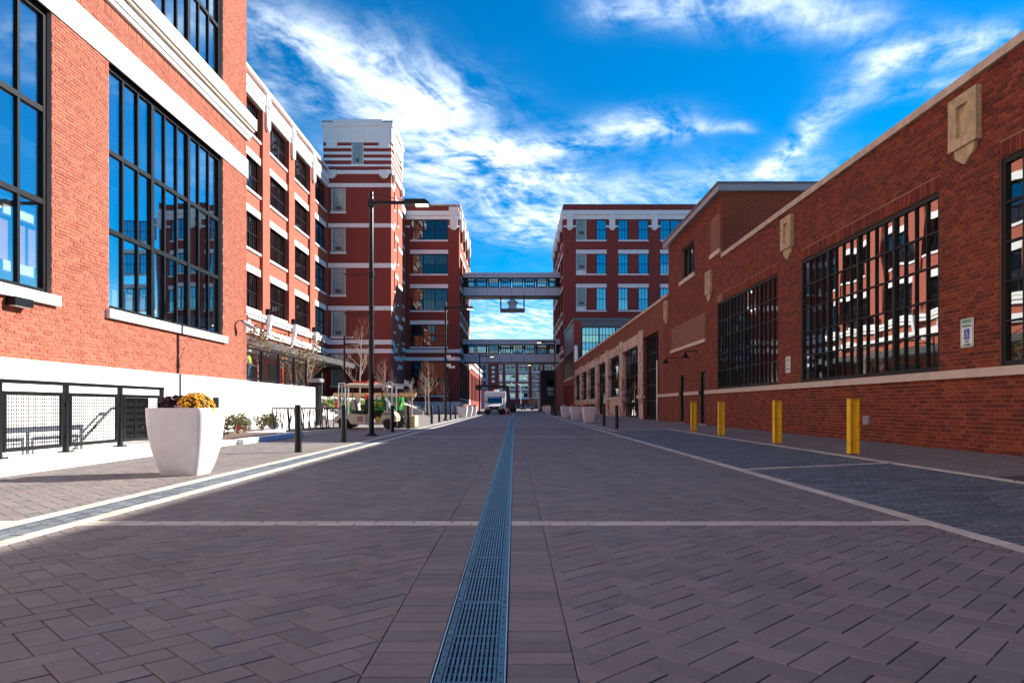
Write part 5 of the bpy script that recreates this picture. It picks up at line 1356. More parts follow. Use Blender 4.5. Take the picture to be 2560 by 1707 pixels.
for i, y in enumerate((18.6, 19.9, 21.2, 22.4, 23.6, 24.9, 26.5, 27.7)):
    shrub('%s low olive shrub from the camera in the bed beside the white plinth' % ORD[i], -9.3 + (.25 if i < 5 else 0), y, .1, .42, .62, 40 + i)
for i in range(9):
    shrub('%s lime green shrub from the camera behind the canopy steps' % ORD[i], -18.2 + random.uniform(-.2, .4), 62.5 + i * 3.1, .02, 1.2, 1.5 + random.uniform(-.2, .3), 60 + i, 'leaf_lime', 640, .14)
fl = thing('marker_flag', 'tiny red utility flag among the olive shrubs', 'flag', (-8.35, 21.6, .1)); part(fl, 'stick', MB().tube((-8.35, 21.6, .1), (-8.35, 21.6, .42), .006, n=5), 'steel')
mat('flag_red', (.75, .02, .02), .5); part(fl, 'cloth', MB().box(-8.34, -8.2, 21.598, 21.602, .3, .42), 'flag_red')

# ---------------------------------------------------------------- bike rack
rk = thing('bike_rack', 'black steel bike rack of zigzag bars against the white wall', 'bike rack', (-8.6, 29.5, 0))
a_, b_ = Vector((-8.95, 26.6, 0)), Vector((-8.25, 32.2, 0)); dr = b_ - a_
zz0, zz1 = .06, .92
mb = MB()
def P3(f_, z, o=0): q = a_ + dr * f_; return (q.x + o, q.y, z)
for o in (0, .55):
    part(rk, 'top_rail', MB().path([P3(0, zz1, o), P3(1, zz1, o)], .028, 8), 'black_metal'); part(rk, 'foot_rail', MB().path([P3(0, zz0, o), P3(1, zz0, o)], .028, 8), 'black_metal')
for i in range(9):
    f0 = i / 9; mb = MB(); mb.path([P3(f0, zz1, 0), P3(f0 + .035, zz0, .0), P3(f0 + .07, zz1, 0)], .022, 7); mb.path([P3(f0, zz1, .0), P3(f0 + .02, zz1, .55), P3(f0 + .045, zz0, .55)], .022, 7)
    part(rk, 'wheel_slot', mb, 'black_metal')

# ---------------------------------------------------------------- terrace clutter and the worker
ch = thing('delineator_post', 'orange and white traffic delineator post behind the mesh railing', 'traffic post', (-10.75, 33.2, TZ))
mat('cone_red', (.72, .06, .015), .5); mat('cone_white', (.8, .8, .78), .5)
x, y = gx(705, 33.2), 33.2
part(ch, 'tube', MB().lathe((x, y, TZ), [(.07, .05), (.058, 1.2), (.05, 1.22), (.05, 1.3), (0, 1.3)], 14), 'cone_red', True)
for z in (.78, .98): part(ch, 'reflective_band', MB().lathe((x, y, TZ), [(.068, z), (.066, z + .12), (0, z + .12)], 14), 'cone_white', True)
part(ch, 'foot', MB().lathe((x, y, TZ), [(.2, 0), (.2, .05), (0, .05)], 14), 'black_metal')
tb = thing('bin', 'dark lidded bin at the end of the white terrace wall', 'bin', (gx(786, 38), 38, 0)); x = gx(786, 38)
part(tb, 'body', MB().cham(x - .3, x + .3, 37.7, 38.3, 0, 2.1, .04), 'black_metal'); part(tb, 'lid', MB().cham(x - .38, x + .42, 37.6, 38.4, 2.25, 2.45, .05), 'grey_trim'); part(tb, 'neck', MB().box(x - .1, x + .12, 37.8, 38.2, 2.1, 2.25), 'black_metal')

def person(lab, loc, joints, edges, mats, face=1):
    """one continuous skinned body; clothing colours follow the limbs"""
    names = list(joints); vs_ = [Vector(joints[n][0]) for n in names]; idx = {n: i for i, n in enumerate(names)}
    me = bpy.data.meshes.new('body'); me.from_pydata([tuple(v) for v in vs_], [(idx[a], idx[b]) for a, b, _ in edges], [])
    ob = bpy.data.objects.new('body', me); COL.objects.link(ob)
    sk = ob.modifiers.new('s', 'SKIN'); sk.use_smooth_shade = True
    for i, n in enumerate(names):
        sd = me.skin_vertices[0].data[i]; sd.radius = joints[n][1]; sd.use_root = (n == 'pelvis')
    sb = ob.modifiers.new('d', 'SUBSURF'); sb.levels = sb.render_levels = 2
    bpy.context.view_layer.update()
    fin = bpy.data.meshes.new_from_object(ob.evaluated_get(bpy.context.evaluated_depsgraph_get())); bpy.data.objects.remove(ob)
    for m in mats: fin.materials.append(MATS[m])
    for p_ in fin.polygons:
        c = p_.center; best = None
        for a, b, mi in edges:
            A, B = vs_[idx[a]], vs_[idx[b]]; ab = B - A; t = max(0, min(1, (c - A).dot(ab) / ab.length_squared)); dd = (c - (A + ab * t)).length
            if best is None or dd < best[0]: best = (dd, mi)
        p_.material_index = best[1]; p_.use_smooth = True
    o = bpy.data.objects.new('person', None); COL.objects.link(o); o.location = wm(loc); tag(o, lab, 'person')
    bo = bpy.data.objects.new('body', fin); COL.objects.link(bo); bo.parent = o
    return o
mat('skin', (.45, .27, .19), .6); mat('jeans', (.03, .12, .22), .8, var=.2); mat('sleeve', (.28, .29, .33), .8); mat('hivis', (.48, .72, .02), .6); mat('boots', (.06, .04, .03), .7); mat('helmet_white', (.8, .8, .8), .3)
J = {'pelvis': ((0, 0, .92), (.15, .11)), 'waist': ((0, 0, 1.08), (.15, .105)), 'chest': ((0, .01, 1.30), (.175, .12)), 'neck': ((.01, .0, 1.47), (.06, .06)), 'chin': ((.03, 0, 1.55), (.07, .075)), 'head': ((.03, 0, 1.66), (.085, .095)),
     'sh_l': ((.01, .19, 1.40), (.07, .07)), 'el_l': ((.04, .27, 1.12), (.055, .055)), 'wr_l': ((.24, .20, 1.0), (.042, .042)), 'ha_l': ((.32, .17, 1.0), (.038, .03)),
     'sh_r': ((.01, -.19, 1.40), (.07, .07)), 'el_r': ((.02, -.28, 1.12), (.055, .055)), 'wr_r': ((.23, -.22, 1.02), (.042, .042)), 'ha_r': ((.31, -.19, 1.02), (.038, .03)),
     'hip_l': ((0, .09, .86), (.095, .095)), 'kn_l': ((.02, .11, .48), (.07, .07)), 'an_l': ((-.01, .11, .1), (.05, .05)), 'to_l': ((.15, .13, .04), (.05, .04)),
     'hip_r': ((0, -.09, .86), (.095, .095)), 'kn_r': ((.02, -.11, .48), (.07, .07)), 'an_r': ((-.01, -.11, .1), (.05, .05)), 'to_r': ((.15, -.13, .04), (.05, .04))}
E = [('pelvis', 'waist', 0), ('waist', 'chest', 3), ('chest', 'neck', 3), ('neck', 'chin', 4), ('chin', 'head', 4)]
for s_ in 'lr': E += [('chest', 'sh_' + s_, 3), ('sh_' + s_, 'el_' + s_, 2), ('el_' + s_, 'wr_' + s_, 2), ('wr_' + s_, 'ha_' + s_, 4), ('pelvis', 'hip_' + s_, 0), ('hip_' + s_, 'kn_' + s_, 0), ('kn_' + s_, 'an_' + s_, 0), ('an_' + s_, 'to_' + s_, 1)]
pe = person('person in white hard hat and yellow green safety vest standing on the terrace', (gx(620, 36), 36, TZ), J, E, ['jeans', 'boots', 'sleeve', 'hivis', 'skin'])
def mm(mb): mb.v = [(a / U, b / U, c / U) for a, b, c in mb.v]; return mb
def kid(parent, name, mb, m, smooth=True):
    o = bpy.data.objects.new(name, mm(mb).mesh(name, smooth)); o.data.materials.append(MATS[m]); COL.objects.link(o); o.parent = parent; return o
kid(pe, 'hard_hat', MB().lathe((.03, 0, 1.68), [(.135, 0), (.135, .012), (.118, .02), (.112, .07), (.085, .12), (.04, .145), (0, .15)], 18), 'helmet_white')
fm = MB(); fm.lathe((.115, .035, 1.645), [(.0, -.011), (.011, 0), (.0, .011)], 8); fm.lathe((.115, -.035, 1.645), [(.0, -.011), (.011, 0), (.0, .011)], 8); kid(pe, 'eyes', fm, 'black_metal')
kid(pe, 'nose', MB().loft([[(.11, -.012, 1.64), (.11, .012, 1.64), (.112, 0, 1.65)], [(.108, -.02, 1.60), (.108, .02, 1.60), (.145, 0, 1.605)]]), 'skin')
kid(pe, 'mouth', MB().box(.108, .116, -.025, .025, 1.567, 1.575), 'boots'); 
for s_ in (-1, 1): kid(pe, 'ear', MB().lathe((.02, s_ * .095, 1.63), [(0, -.035), (.018, -.02), (.02, .015), (0, .035)], 8), 'skin')
kid(pe, 'vest_band', MB().lathe((0, .005, 1.13), [(.178, 0), (.18, .05), (0, .05)], 16), 'mum_yellow')
for s_, hx, hy, hz_ in ((1, .36, .15, 1.0), (-1, .35, -.17, 1.02)):
    fm = MB()
    for k in range(4): fm.path([(hx - .02, hy + (k - 1.5) * .021, hz_ + .01), (hx + .035 - abs(k - 1.4) * .006, hy + (k - 1.5) * .022, hz_ - .005), (hx + .055 - abs(k - 1.4) * .008, hy + (k - 1.5) * .021, hz_ - .035)], .0088, 6)
    fm.path([(hx - .05, hy - s_ * .03, hz_), (hx - .01, hy - s_ * .06, hz_ - .005), (hx + .02, hy - s_ * .058, hz_ - .02)], .0095, 6); kid(pe, 'fingers', fm, 'skin')

# dry leaves and grit blown against the edges
rnd = random.Random(77); mb = MB()
def litter(x, y, s_):
    z = GR(x) + .006; a = rnd.uniform(0, 6.28); c, q = math.cos(a) * s_, math.sin(a) * s_; k = s_ * rnd.uniform(.1, .5)
    mb.face([(x - c, y - q, z), (x + q * .5, y - c * .5, z + k), (x + c, y + q, z + .002)]); mb.face([(x - c, y - q, z), (x + c, y + q, z + .002), (x - q * .5, y + c * .5, z + k * .7)])
for _ in range(70): litter(rnd.gauss(5.95, .18), rnd.uniform(8, 27), rnd.uniform(.012, .04))
for _ in range(60): litter(rnd.gauss(-.167, .16), rnd.uniform(2.6, 14), rnd.uniform(.004, .012))
for _ in range(60): litter(rnd.uniform(-7.0, 7.5), rnd.uniform(3, 26), rnd.uniform(.006, .028))
for _ in range(50): litter(7.9 - abs(rnd.gauss(0, .12)), rnd.uniform(11, 30), rnd.uniform(.012, .035))
for _ in range(40): litter(-7.0 + abs(rnd.gauss(0, .15)), rnd.uniform(10, 26), rnd.uniform(.012, .03))
o = link('leaf_litter', mb.mesh('leaf_litter'), 'leaf_brown'); tag(o, 'dry brown leaves and grit scattered over the paving', 'leaves', kind='stuff')

# ---------------------------------------------------------------- golf cart, utility cart and their loads
mat('cart_cream', (.62, .53, .38), .4, var=.06, coat=.2); mat('tyre', (.025, .024, .024), .85, var=.3, scale=12); mat('hub', (.30, .27, .24), .5, var=.2); mat('hub_rust', (.28, .15, .09), .6)
mat('seat_black', (.02, .02, .022), .6); mat('seat_tan', (.55, .42, .28), .6); mat('cart_green', (.015, .22, .045), .4, var=.1); mat('cart_yellow', (.75, .5, .02), .4); mat('safety_red', (.60, .03, .02), .45)
mat('pipe_grey', (.50, .53, .56), .4, metal=.4); mat('amber', (.85, .35, .01), .3); mat('logo_red', (.30, .02, .02), .5); mat('lumber', (.66, .48, .26), .75, var=.2, scale=4); mat('tarp_white', (.75, .74, .72), .6)
CY = 31.65; CX0 = -6.41
def fc(u, v, w_): return (CX0 + u, CY + w_, v)
def wheel(parent, x, y, z, r, wd, hubm, lugs=0):
    w_ = part(parent, 'wheel', MB().lathe((x, y, z), [(r * .55, -wd / 2), (r * .92, -wd / 2), (r, -wd * .32), (r, wd * .32), (r * .92, wd / 2), (r * .55, wd / 2)], 26, 'y'), 'tyre', True)
    part(w_, 'rim', MB().lathe((x, y, z), [(0, -wd * .40), (r * .2, -wd * .42), (r * .22, -wd * .34), (r * .5, -wd * .30), (r * .56, -wd * .47), (r * .57, wd * .4), (0, wd * .4)], 22, 'y'), hubm, True)
    if lugs:
        mb = MB()
        for i in range(lugs):
            for s_ in (-1, 1):
                a = 2 * math.pi * (i + (.25 if s_ > 0 else -.25)) / lugs; c, s2 = math.cos(a), math.sin(a); t = Vector((-s2, 0, c))
                p0 = Vector((x + c * r, y, z + s2 * r)); q = [p0 + Vector((0, s_ * wd * .05, 0)) - t * .02, p0 + Vector((0, s_ * wd * .5, 0)) - t * .055, p0 + Vector((0, s_ * wd * .5, 0)) + t * .0, p0 + Vector((0, s_ * wd * .05, 0)) + t * .035]
                o_ = Vector((c, 0, s2)) * .035; mb.hexa([tuple(v) for v in q] + [tuple(v + o_) for v in q])
        part(w_, 'tread', mb, 'tyre')
    return w_
gc = thing('golf_cart', 'cream golf cart with roof and pipe rack numbered 7659 parked behind the lamp', 'golf cart', (CX0, CY, 0))
RW_, FW_ = -.96, .97
arch = lambda cx, r, a0, a1, n=9: [(cx + r * math.cos(R(a0 + (a1 - a0) * i / n)), .22 + r * math.sin(R(a0 + (a1 - a0) * i / n))) for i in range(n + 1)]
rear = [(-1.38, .27)] + arch(RW_, .29, 172, 8)[0:] + [(-.02, .24), (-.02, .64), (-.55, .67), (-1.08, .66), (-1.30, .55), (-1.40, .36)]
part(gc, 'rear_body', MB().prism(rear, fc, -.62, .62), 'cart_cream')
front = [(.56, .24)] + arch(FW_, .29, 172, 20) + [(1.28, .34), (1.31, .5), (1.22, .68), (1.08, .77), (.80, .82), (.70, .66)]
part(gc, 'front_cowl', MB().prism(front, fc, -.6, .6), 'cart_cream')
part(gc, 'floor', MB().prism([(-.04, .2), (.62, .2), (.64, .29), (-.04, .29)], fc, -.61, .61), 'cart_cream'); part(gc, 'side_panel', MB().prism([(-.02, .3), (.24, .3), (.24, .62), (-.02, .62)], fc, -.615, -.58), 'grey_trim')
part(gc, 'rub_rail', MB().prism([(-.62, .215), (.6, .215), (.6, .255), (-.62, .255)], fc, -.64, -.615), 'grey_trim')
for x in (RW_, FW_):
    for s_ in (-1, 1): wheel(gc, CX0 + x, CY + s_ * .52, .225, .225, .2, 'hub' if x < 0 else 'hub_rust')
part(gc, 'seat', MB().cham(CX0 - .62, CX0 - .05, CY - .55, CY + .55, .655, .80, .04), 'seat_black')
part(gc, 'backrest', MB().prism([(-.62, .86), (-.45, .82), (-.52, 1.26), (-.66, 1.30)], fc, -.5, .5), 'seat_tan')
part(gc, 'clipboard', MB().prism([(-.58, 1.1), (-.36, 1.12), (-.33, 1.40), (-.5, 1.42)], fc, -.3, -.26), 'tarp_white')
part(gc, 'tool_bag', MB().cham(CX0 - .12, CX0 + .2, CY - .3, CY + .2, .8, 1.28, .06), 'seat_black')
sw_ = MB(); cx_, cz_ = .36, 1.08
for i in range(16):
    a, b = 2 * math.pi * i / 16, 2 * math.pi * (i + 1) / 16
    sw_.tube(fc(cx_ + .05 * math.cos(a), cz_ + .14 * math.sin(a), -.25 + .17 * math.cos(a)), fc(cx_ + .05 * math.cos(b), cz_ + .14 * math.sin(b), -.25 + .17 * math.cos(b)), .016, n=6, cap=False)
sw_.tube(fc(cx_, cz_, -.25), fc(.62, .74, -.25), .02, n=6); part(gc, 'steering_wheel', sw_, 'black_metal')
part(gc, 'windshield', MB().prism([(.70, 1.34), (.76, 1.36), (1.08, .80), (1.02, .78)], fc, -.55, .55), 'slate_panel')
ws = MB()
for s_ in (-.55, .55): ws.tube(fc(.74, 1.34, s_), fc(.62, 1.80, s_), .022, n=6)
part(gc, 'windshield_frame', ws, 'black_metal')
part(gc, 'roof', MB().loft([[fc(u, v, w_) for u, v, w_ in q] for q in ([(-.86, 1.83, -.58), (.96, 1.80, -.58), (.96, 1.80, .58), (-.86, 1.83, .58)], [(-.9, 1.87, -.62), (1.0, 1.82, -.62), (1.0, 1.82, .62), (-.9, 1.87, .62)], [(-.86, 1.95, -.6), (.80, 1.92, -.6), (.80, 1.92, .6), (-.86, 1.95, .6)], [(-.7, 1.99, -.5), (.55, 1.98, -.5), (.55, 1.98, .5), (-.7, 1.99, .5)])]), 'cart_cream')
for u in (-.84, .86):
    for s_ in (-.56, .56): part(gc, 'roof_strut', MB().tube(fc(u, .6 if u < 0 else .8, s_), fc(u - (0 if u < 0 else .2), 1.84, s_), .02, n=6), 'black_metal')
part(gc, 'roof_case', MB().prism([(-.68, 2.0), (.4, 2.0), (.3, 2.08), (-.6, 2.09)], fc, -.2, .25), 'safety_red')
part(gc, 'beacon', MB().lathe(fc(.06, 2.0, -.3), [(.06, 0), (.055, .1), (.03, .13), (0, .13)], 14), 'amber', True); part(gc, 'marker_light', MB().lathe(fc(-.9, 1.87, -.55), [(.0, -.07), (.05, -.06), (.06, .06), (0, .07)], 12), 'amber', True)
for u, z0, z1 in ((-1.16, .62, 1.96), (-1.02, .62, 1.93), (.93, .8, 2.0), (1.12, .76, 2.02)): part(gc, 'rack_post', MB().tube(fc(u, z0, -.58), fc(u, z1, -.58), .028, n=8).tube(fc(u, z0, .58), fc(u, z1, .58), .028, n=8), 'pipe_grey')
for p_, q_ in (((-1.2, 1.97, -.58), (-.9, 1.98, -.58)), ((.4, 1.92, -.6), (1.78, 1.93, -.6)), ((.4, 1.92, .58), (1.78, 1.93, .58)), ((.93, 2.03, -.58), (1.12, 2.03, -.58))): part(gc, 'rack_rail', MB().tube(fc(*p_), fc(*q_), .031, n=8), 'pipe_grey')
part(gc, 'work_light', MB().box(CX0 + 1.68, CX0 + 1.86, CY - .68, CY - .52, 1.95, 2.02).box(CX0 + 1.66, CX0 + 1.72, CY - .64, CY - .56, 2.02, 2.12).box(CX0 + 1.78, CX0 + 1.84, CY - .64, CY - .56, 2.02, 2.1), 'planter_white')
fcs = Fr('S', CY)
text_part(gc, 'number', '7659', 'black_metal', Fr('S', CY - .6), CX0 + .88, .66, .006, .17, bold=.004)
mb = MB(); fl_ = Fr('S', CY - .62); lx, lz = CX0 - .245, .455
mb.fbox(fl_, lx - .105, lx + .105, lz - .105, lz + .105, .001, .004); lo = part(gc, 'logo', mb, 'logo_red')
mb = MB()
for q in (((-.08, .02), (-.02, .08), (.0, .07), (-.055, .0)), ((-.07, -.06), (.05, .06), (.08, .05), (-.03, -.08)), ((.02, -.07), (.09, .0), (.09, -.04), (.05, -.08))): mb.prism([(lx + a, lz + b) for a, b in q], fl_, .004, .006)
part(lo, 'mark', mb, 'cart_cream')
part(gc, 'fuel_can', MB().lathe(fc(.46, .42, -.3), [(0, -.1), (.1, -.1), (.12, -.06), (.12, .06), (.1, .1), (0, .1)], 16, 'y'), 'cart_yellow', True)

UY = 33.6; ux = lambda zx: gx(800 + zx / 8.254, UY)
uc = thing('utility_cart', 'green utility cart with yellow stripes and chunky tyres behind the golf cart', 'utility cart', (ux(1400), UY, 0))
uz = lambda zy: gz(920 + zy / 8.254, UY)
part(uc, 'cargo_bed', MB().cham(ux(1090), ux(1690), UY - .65, UY + .75, .80, 1.42, .03), 'cart_green')
part(uc, 'bed_stripe', MB().box(ux(1140), ux(1340), UY - .665, UY - .652, 1.12, 1.17).box(ux(1560), ux(1670), UY - .665, UY - .652, 1.12, 1.16).box(ux(1560), ux(1660), UY - .665, UY - .652, 1.02, 1.06).box(ux(1150), ux(1330), UY - .665, UY - .652, 1.02, 1.05), 'cart_yellow')
part(uc, 'tail_light', MB().box(ux(1690), ux(1690) + .03, UY - .6, UY - .2, .95, 1.35), 'leaf_lime')
part(uc, 'chassis', MB().cham(ux(470), ux(1660), UY - .45, UY + .5, .42, .82, .04), 'black_metal')
part(uc, 'hood', MB().prism([(ux(500), .5), (ux(800), .5), (ux(800), .9), (ux(660), .98), (ux(520), .8)], lambda u, v, w_: (u, w_, v), UY - .6, UY + .65), 'cart_green')
part(uc, 'seat', MB().cham(ux(850), ux(1080), UY - .55, UY + .6, .85, 1.05, .05).cham(ux(1030), ux(1090), UY - .55, UY + .6, 1.05, 1.5, .04), 'seat_black')
for x, r in ((ux(620), .3), (ux(1655), .32)):
    for s_ in (-.55, .62): wheel(uc, x, UY + s_, r, r, .3, 'cart_yellow', 11)
wheel(uc, ux(1735), UY + .75, .31, .31, .28, 'cart_yellow', 11)
part(uc, 'warning_panel', MB().box(ux(1510), ux(1690), UY - .72, UY - .69, 1.44, 1.60), 'safety_red'); part(uc, 'notice', MB().box(ux(1545), ux(1660), UY - .735, UY - .722, 1.46, 1.58).box(ux(1160), ux(1210), UY - .68, UY - .668, 1.3, 1.5).box(ux(1240), ux(1310), UY - .68, UY - .668, 1.3, 1.42), 'tarp_white')
part(uc, 'red_can', MB().cham(ux(980), ux(1030), UY - .55, UY - .3, 1.1, 1.55, .03).cham(ux(400), ux(460), UY - .4, UY - .2, 1.2, 1.45, .03).cham(ux(340), ux(390), UY - .4, UY - .2, .95, 1.2, .03), 'safety_red')
for k in range(4):
    solo('timber_plank', MB().cham(-1.9, 1.95, -.06, .06, 0, .045, .006), 'lumber', ['lowest', 'second', 'third', 'topmost'][k] + ' pale plank of the load lying on the green utility cart', 'plank', (ux(1130), UY - .35 + k * .12, 1.43 + k * .047), 'planks on the utility cart')
bx = thing('wooden_crate', 'pale plywood crate on the ground at the tail of the green utility cart', 'crate', (ux(1820), UY + .6, 0))
part(bx, 'box', MB().cham(ux(1695), ux(1955), UY + .1, UY + 1.2, .02, .55, .015), 'lumber'); part(bx, 'upright', MB().box(ux(1700), ux(1800), UY + .1, UY + .16, .56, 1.02), 'lumber')
tr_ = thing('sign_post', 'slim black post with a pale notice beyond the front of the golf cart', 'sign', (gx(1000, 62), 62, 0)); xx = gx(1000, 62)
part(tr_, 'post', MB().box(xx - .25, xx + .25, 61.9, 62.1, 0, 2.5), 'black_metal'); part(tr_, 'notice', MB().box(xx - .3, xx + .3, 61.84, 61.89, 2.5, 2.9), 'grey_panel')

# ---------------------------------------------------------------- parked van and things beyond
VYc = 85.0; vx0, vx1 = gx(1210.6, VYc), gx(1264.2, VYc); vc = (vx0 + vx1) / 2
vz = lambda zy: gz(850 + zy / 7.84, VYc); vX = lambda zx: gx(1150 + zx / 7.84, VYc)
mat('van_white', (.72, .73, .76), .35, var=.04, coat=.3); mat('bumper', (.02, .02, .022), .6); mat('headlight', (.7, .72, .75), .15)
glass_mat('glass_car', .15, (.22, .35, .36), (.9, .95, 1.0))
vn = thing('box_van', 'white box van facing the camera parked on the left of the road', 'van', (vc, VYc, 0))
fv = lambda u, v, w_: (u, VYc + w_, v)
part(vn, 'box_body', MB().cham(vx0, vx1, VYc + 1.1, VYc + 6.2, .55, vz(1000), .08), 'van_white')
part(vn, 'overcab', MB().prism([(vx0 + .02, vz(1100)), (vx1 - .02, vz(1100)), (vx1 - .02, vz(1015)), (vx0 + .02, vz(1015))], fv, .3, 1.12), 'van_white')
cabX0, cabX1 = vX(515), vX(845)
cab = [[fv(cabX0, .55, 1.1), fv(cabX1, .55, 1.1), fv(cabX1 - .05, vz(1110), 1.1), fv(cabX0 + .05, vz(1110), 1.1)], [fv(cabX0, .55, -.2), fv(cabX1, .55, -.2), fv(cabX1 - .12, vz(1115), .35), fv(cabX0 + .12, vz(1115), .35)]]
part(vn, 'cab', MB().loft(cab), 'van_white')
part(vn, 'hood', MB().loft([[fv(cabX0, .5, 0), fv(cabX1, .5, 0), fv(cabX1 - .04, vz(1245), 0), fv(cabX0 + .04, vz(1245), 0)], [fv(cabX0 + .04, .5, -.95), fv(cabX1 - .04, .5, -.95), fv(cabX1 - .12, vz(1290), -.95), fv(cabX0 + .12, vz(1290), -.95)]]), 'van_white')
mb = MB(); mb.hexa([fv(vX(528), vz(1228), -.13), fv(vX(835), vz(1228), -.13), fv(vX(815), vz(1128), .33), fv(vX(545), vz(1128), .33), fv(vX(528), vz(1228), -.17), fv(vX(835), vz(1228), -.17), fv(vX(815), vz(1128), .29), fv(vX(545), vz(1128), .29)])
part(vn, 'windshield', mb, 'glass_car')
part(vn, 'grille', MB().box(vX(585), vX(765), VYc - .99, VYc - .94, vz(1350), vz(1298)), 'bumper'); part(vn, 'badge', MB().box(vX(650), vX(690), VYc - 1.0, VYc - .99, vz(1320), vz(1309)), 'headlight')
for a, b in ((520, 580), (770, 828)):
    hl = part(vn, 'headlight', MB().cham(vX(a), vX(b), VYc - 1.0, VYc - .9, vz(1312), vz(1285), .02), 'headlight'); part(hl, 'turn_signal', MB().box(vX(a), vX(b), VYc - 1.0, VYc - .93, vz(1342), vz(1315)), 'amber')
part(vn, 'bumper', MB().cham(vX(505), vX(845), VYc - 1.15, VYc - .85, .38, vz(1352), .04), 'bumper'); part(vn, 'plate', MB().box(vX(615), vX(740), VYc - 1.17, VYc - 1.152, .42, .52), 'headlight')
for x in (vX(545), vX(815)): wheel(vn, x, VYc - .2, .4, .4, .3, 'hub')
for x in (vX(525), vX(845)): wheel(vn, x, VYc + 4.2, .4, .4, .35, 'hub')
for zx in (505, 640, 683, 725, 860): part(vn, 'marker_light', MB().box(vX(zx) - .06, vX(zx) + .06, VYc + .27, VYc + .3, vz(1050), vz(1043)), 'amber')
for s_, x in ((-1, cabX0 - .02), (1, cabX1 + .02)): part(vn, 'mirror', MB().box(x - .12 if s_ < 0 else x, x if s_ < 0 else x + .12, VYc, VYc + .06, vz(1225), vz(1175)), 'bumper')
part(vn, 'roof_unit', MB().cham(vX(650), vX(750), VYc + 1.6, VYc + 2.8, vz(1000), vz(960), .04), 'van_white'); part(vn, 'beacon', MB().lathe((vX(680), VYc + 1.4, vz(1002)), [(.09, 0), (.08, .16), (0, .2)], 12), 'amber', True)

def cone(lab, x, y):
    t = thing('traffic_cone', lab, 'traffic cone', (x, y, 0), 'traffic cones by the van')
    part(t, 'body', MB().lathe((x, y, 0), [(.17, .04), (.045, .88), (0, .88)], 16), 'cone_red', True); part(t, 'foot', MB().cham(x - .24, x + .24, y - .24, y + .24, 0, .04, .015), 'cone_red')
    part(t, 'reflective_band', MB().lathe((x, y, 0), [(.118, .44), (.086, .66), (0, .66)], 16), 'cone_white', True)
cone('left traffic cone beside the right side of the white van', gx(1266, 84), 84); cone('right traffic cone of the pair beside the white van', gx(1270, 85.5), 85.5)
# boom lift behind the van
mat('boom_brown', (.10, .05, .04), .6)
bm = thing('boom_lift', 'dark brown boom lift with its arm stretched over the white van', 'boom lift', (gx(1262, 112), 112, 0)); q = lambda px, py: (gx(px, 112), 112, gz(py, 112))
part(bm, 'chassis', MB().cham(gx(1255, 112), gx(1285, 112), 110.5, 113.5, .5, 1.5, .1), 'boom_brown')
part(bm, 'upper_boom', MB().tube(q(1268, 966), q(1204, 964), .22, .18, n=6), 'boom_brown'); part(bm, 'lower_boom', MB().tube(q(1268, 965), q(1272, 1008), .26, .3, n=6), 'boom_brown'); part(bm, 'basket', MB().box(gx(1190, 112), gx(1204, 112), 111.5, 112.5, gz(975, 112), gz(962, 112)), 'boom_brown')
for s_ in (-1, 1):
    for yy in (110.9, 113.1): wheel(bm, gx(1270, 112) + s_ * .8, yy, .5, .5, .35, 'bumper')
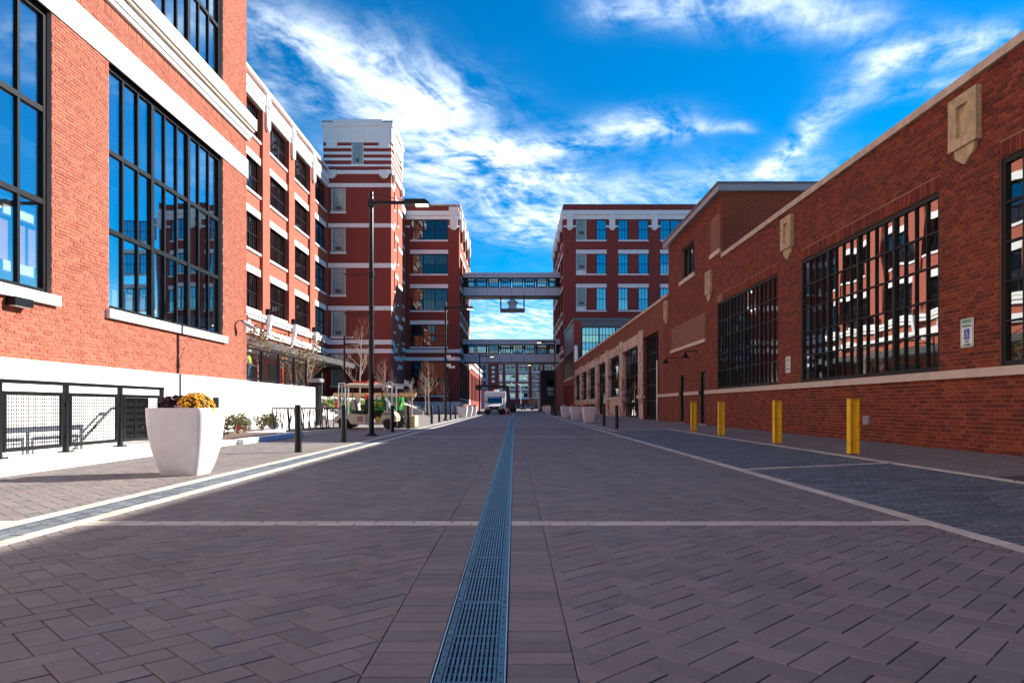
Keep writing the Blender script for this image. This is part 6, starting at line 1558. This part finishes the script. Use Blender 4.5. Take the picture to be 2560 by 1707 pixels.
def far_car(lab, x, y, w_, col, ln=4.6):
    t = thing('parked_car', lab, 'car', (x, y, 0), 'cars at the far end of the street'); h = .72
    part(t, 'body', MB().loft([[(x - w_, y - ln / 2, .3), (x + w_, y - ln / 2, .3), (x + w_, y + ln / 2, .3), (x - w_, y + ln / 2, .3)], [(x - w_, y - ln / 2 - .05, .7), (x + w_, y - ln / 2 - .05, .7), (x + w_, y + ln / 2, .75), (x - w_, y + ln / 2, .75)], [(x - w_ * .96, y - ln / 2 + .1, 1.0), (x + w_ * .96, y - ln / 2 + .1, 1.0), (x + w_ * .96, y + ln / 2 - .1, 1.05), (x - w_ * .96, y + ln / 2 - .1, 1.05)]]), col)
    part(t, 'cabin', MB().loft([[(x - w_ * .93, y - ln * .22, 1.0), (x + w_ * .93, y - ln * .22, 1.0), (x + w_ * .93, y + ln * .42, 1.0), (x - w_ * .93, y + ln * .42, 1.0)], [(x - w_ * .72, y - ln * .05, 1.6), (x + w_ * .72, y - ln * .05, 1.6), (x + w_ * .72, y + ln * .3, 1.6), (x - w_ * .72, y + ln * .3, 1.6)]]), 'glass_dark')
    for s_ in (-1, 1):
        part(t, 'headlight', MB().box(x + s_ * w_ * .65 - .15, x + s_ * w_ * .65 + .15, y - ln / 2 - .09, y - ln / 2 - .04, .72, .88), 'headlight')
        for yy in (y - ln * .3, y + ln * .3): wheel(t, x + s_ * (w_ - .12), yy, .34, .34, .22, 'hub')
mat('glass_dark', (.02, .03, .035), .1); mat('car_dark', (.03, .035, .045), .3, coat=.4); mat('car_blue', (.05, .09, .16), .3, coat=.4); mat('car_red', (.4, .03, .02), .35, coat=.4)
far_car('dark grey parked car right of the van at the far end of the street', gx(1296, 190), 190, 1.05, 'car_dark'); far_car('blue parked car near the white gooseneck lamp', gx(1320, 205), 205, 1.05, 'car_blue'); far_car('black parked car beside the navy entrance block', gx(1340, 185), 185, 1.05, 'bumper'); far_car('red parked car at the far right end of the street', gx(1336, 235), 235, 1.05, 'car_red')
brl = thing('sunlit_wall', 'low sunlit salmon brick wall at the end of the street', 'wall', (gx(1333, 262), 262, 0)); part(brl, 'panel', MB().box(gx(1322, 262), gx(1344, 262), 262, 262.6, 0, gz(996, 262)), 'brick_far'); part(brl, 'coping', MB().box(gx(1321.5, 262), gx(1344.5, 262), 261.9, 262.7, gz(996, 262), gz(995, 262)), 'pale_sill')
for i in range(5):
    x = gx(1262 + i * 4.5, 150); t = thing('barrel', ['leftmost', 'second', 'third', 'fourth', 'rightmost'][i] + ' orange traffic barrel standing across the street beyond the van', 'barrel', (x, 150, 0), 'orange barrels across the street')
    part(t, 'drum', MB().lathe((x, 150, 0), [(.33, .05), (.30, .5), (.27, 1.1), (.12, 1.15), (0, 1.15)], 14), 'cone_red', True)
    for z in (.3, .7): part(t, 'reflective_band', MB().lathe((x, 150, 0), [(.33, z), (.315, z + .15), (0, z + .15)], 14), 'cone_white', True)
    part(t, 'foot', MB().lathe((x, 150, 0), [(.45, 0), (.45, .06), (0, .06)], 14), 'black_metal')
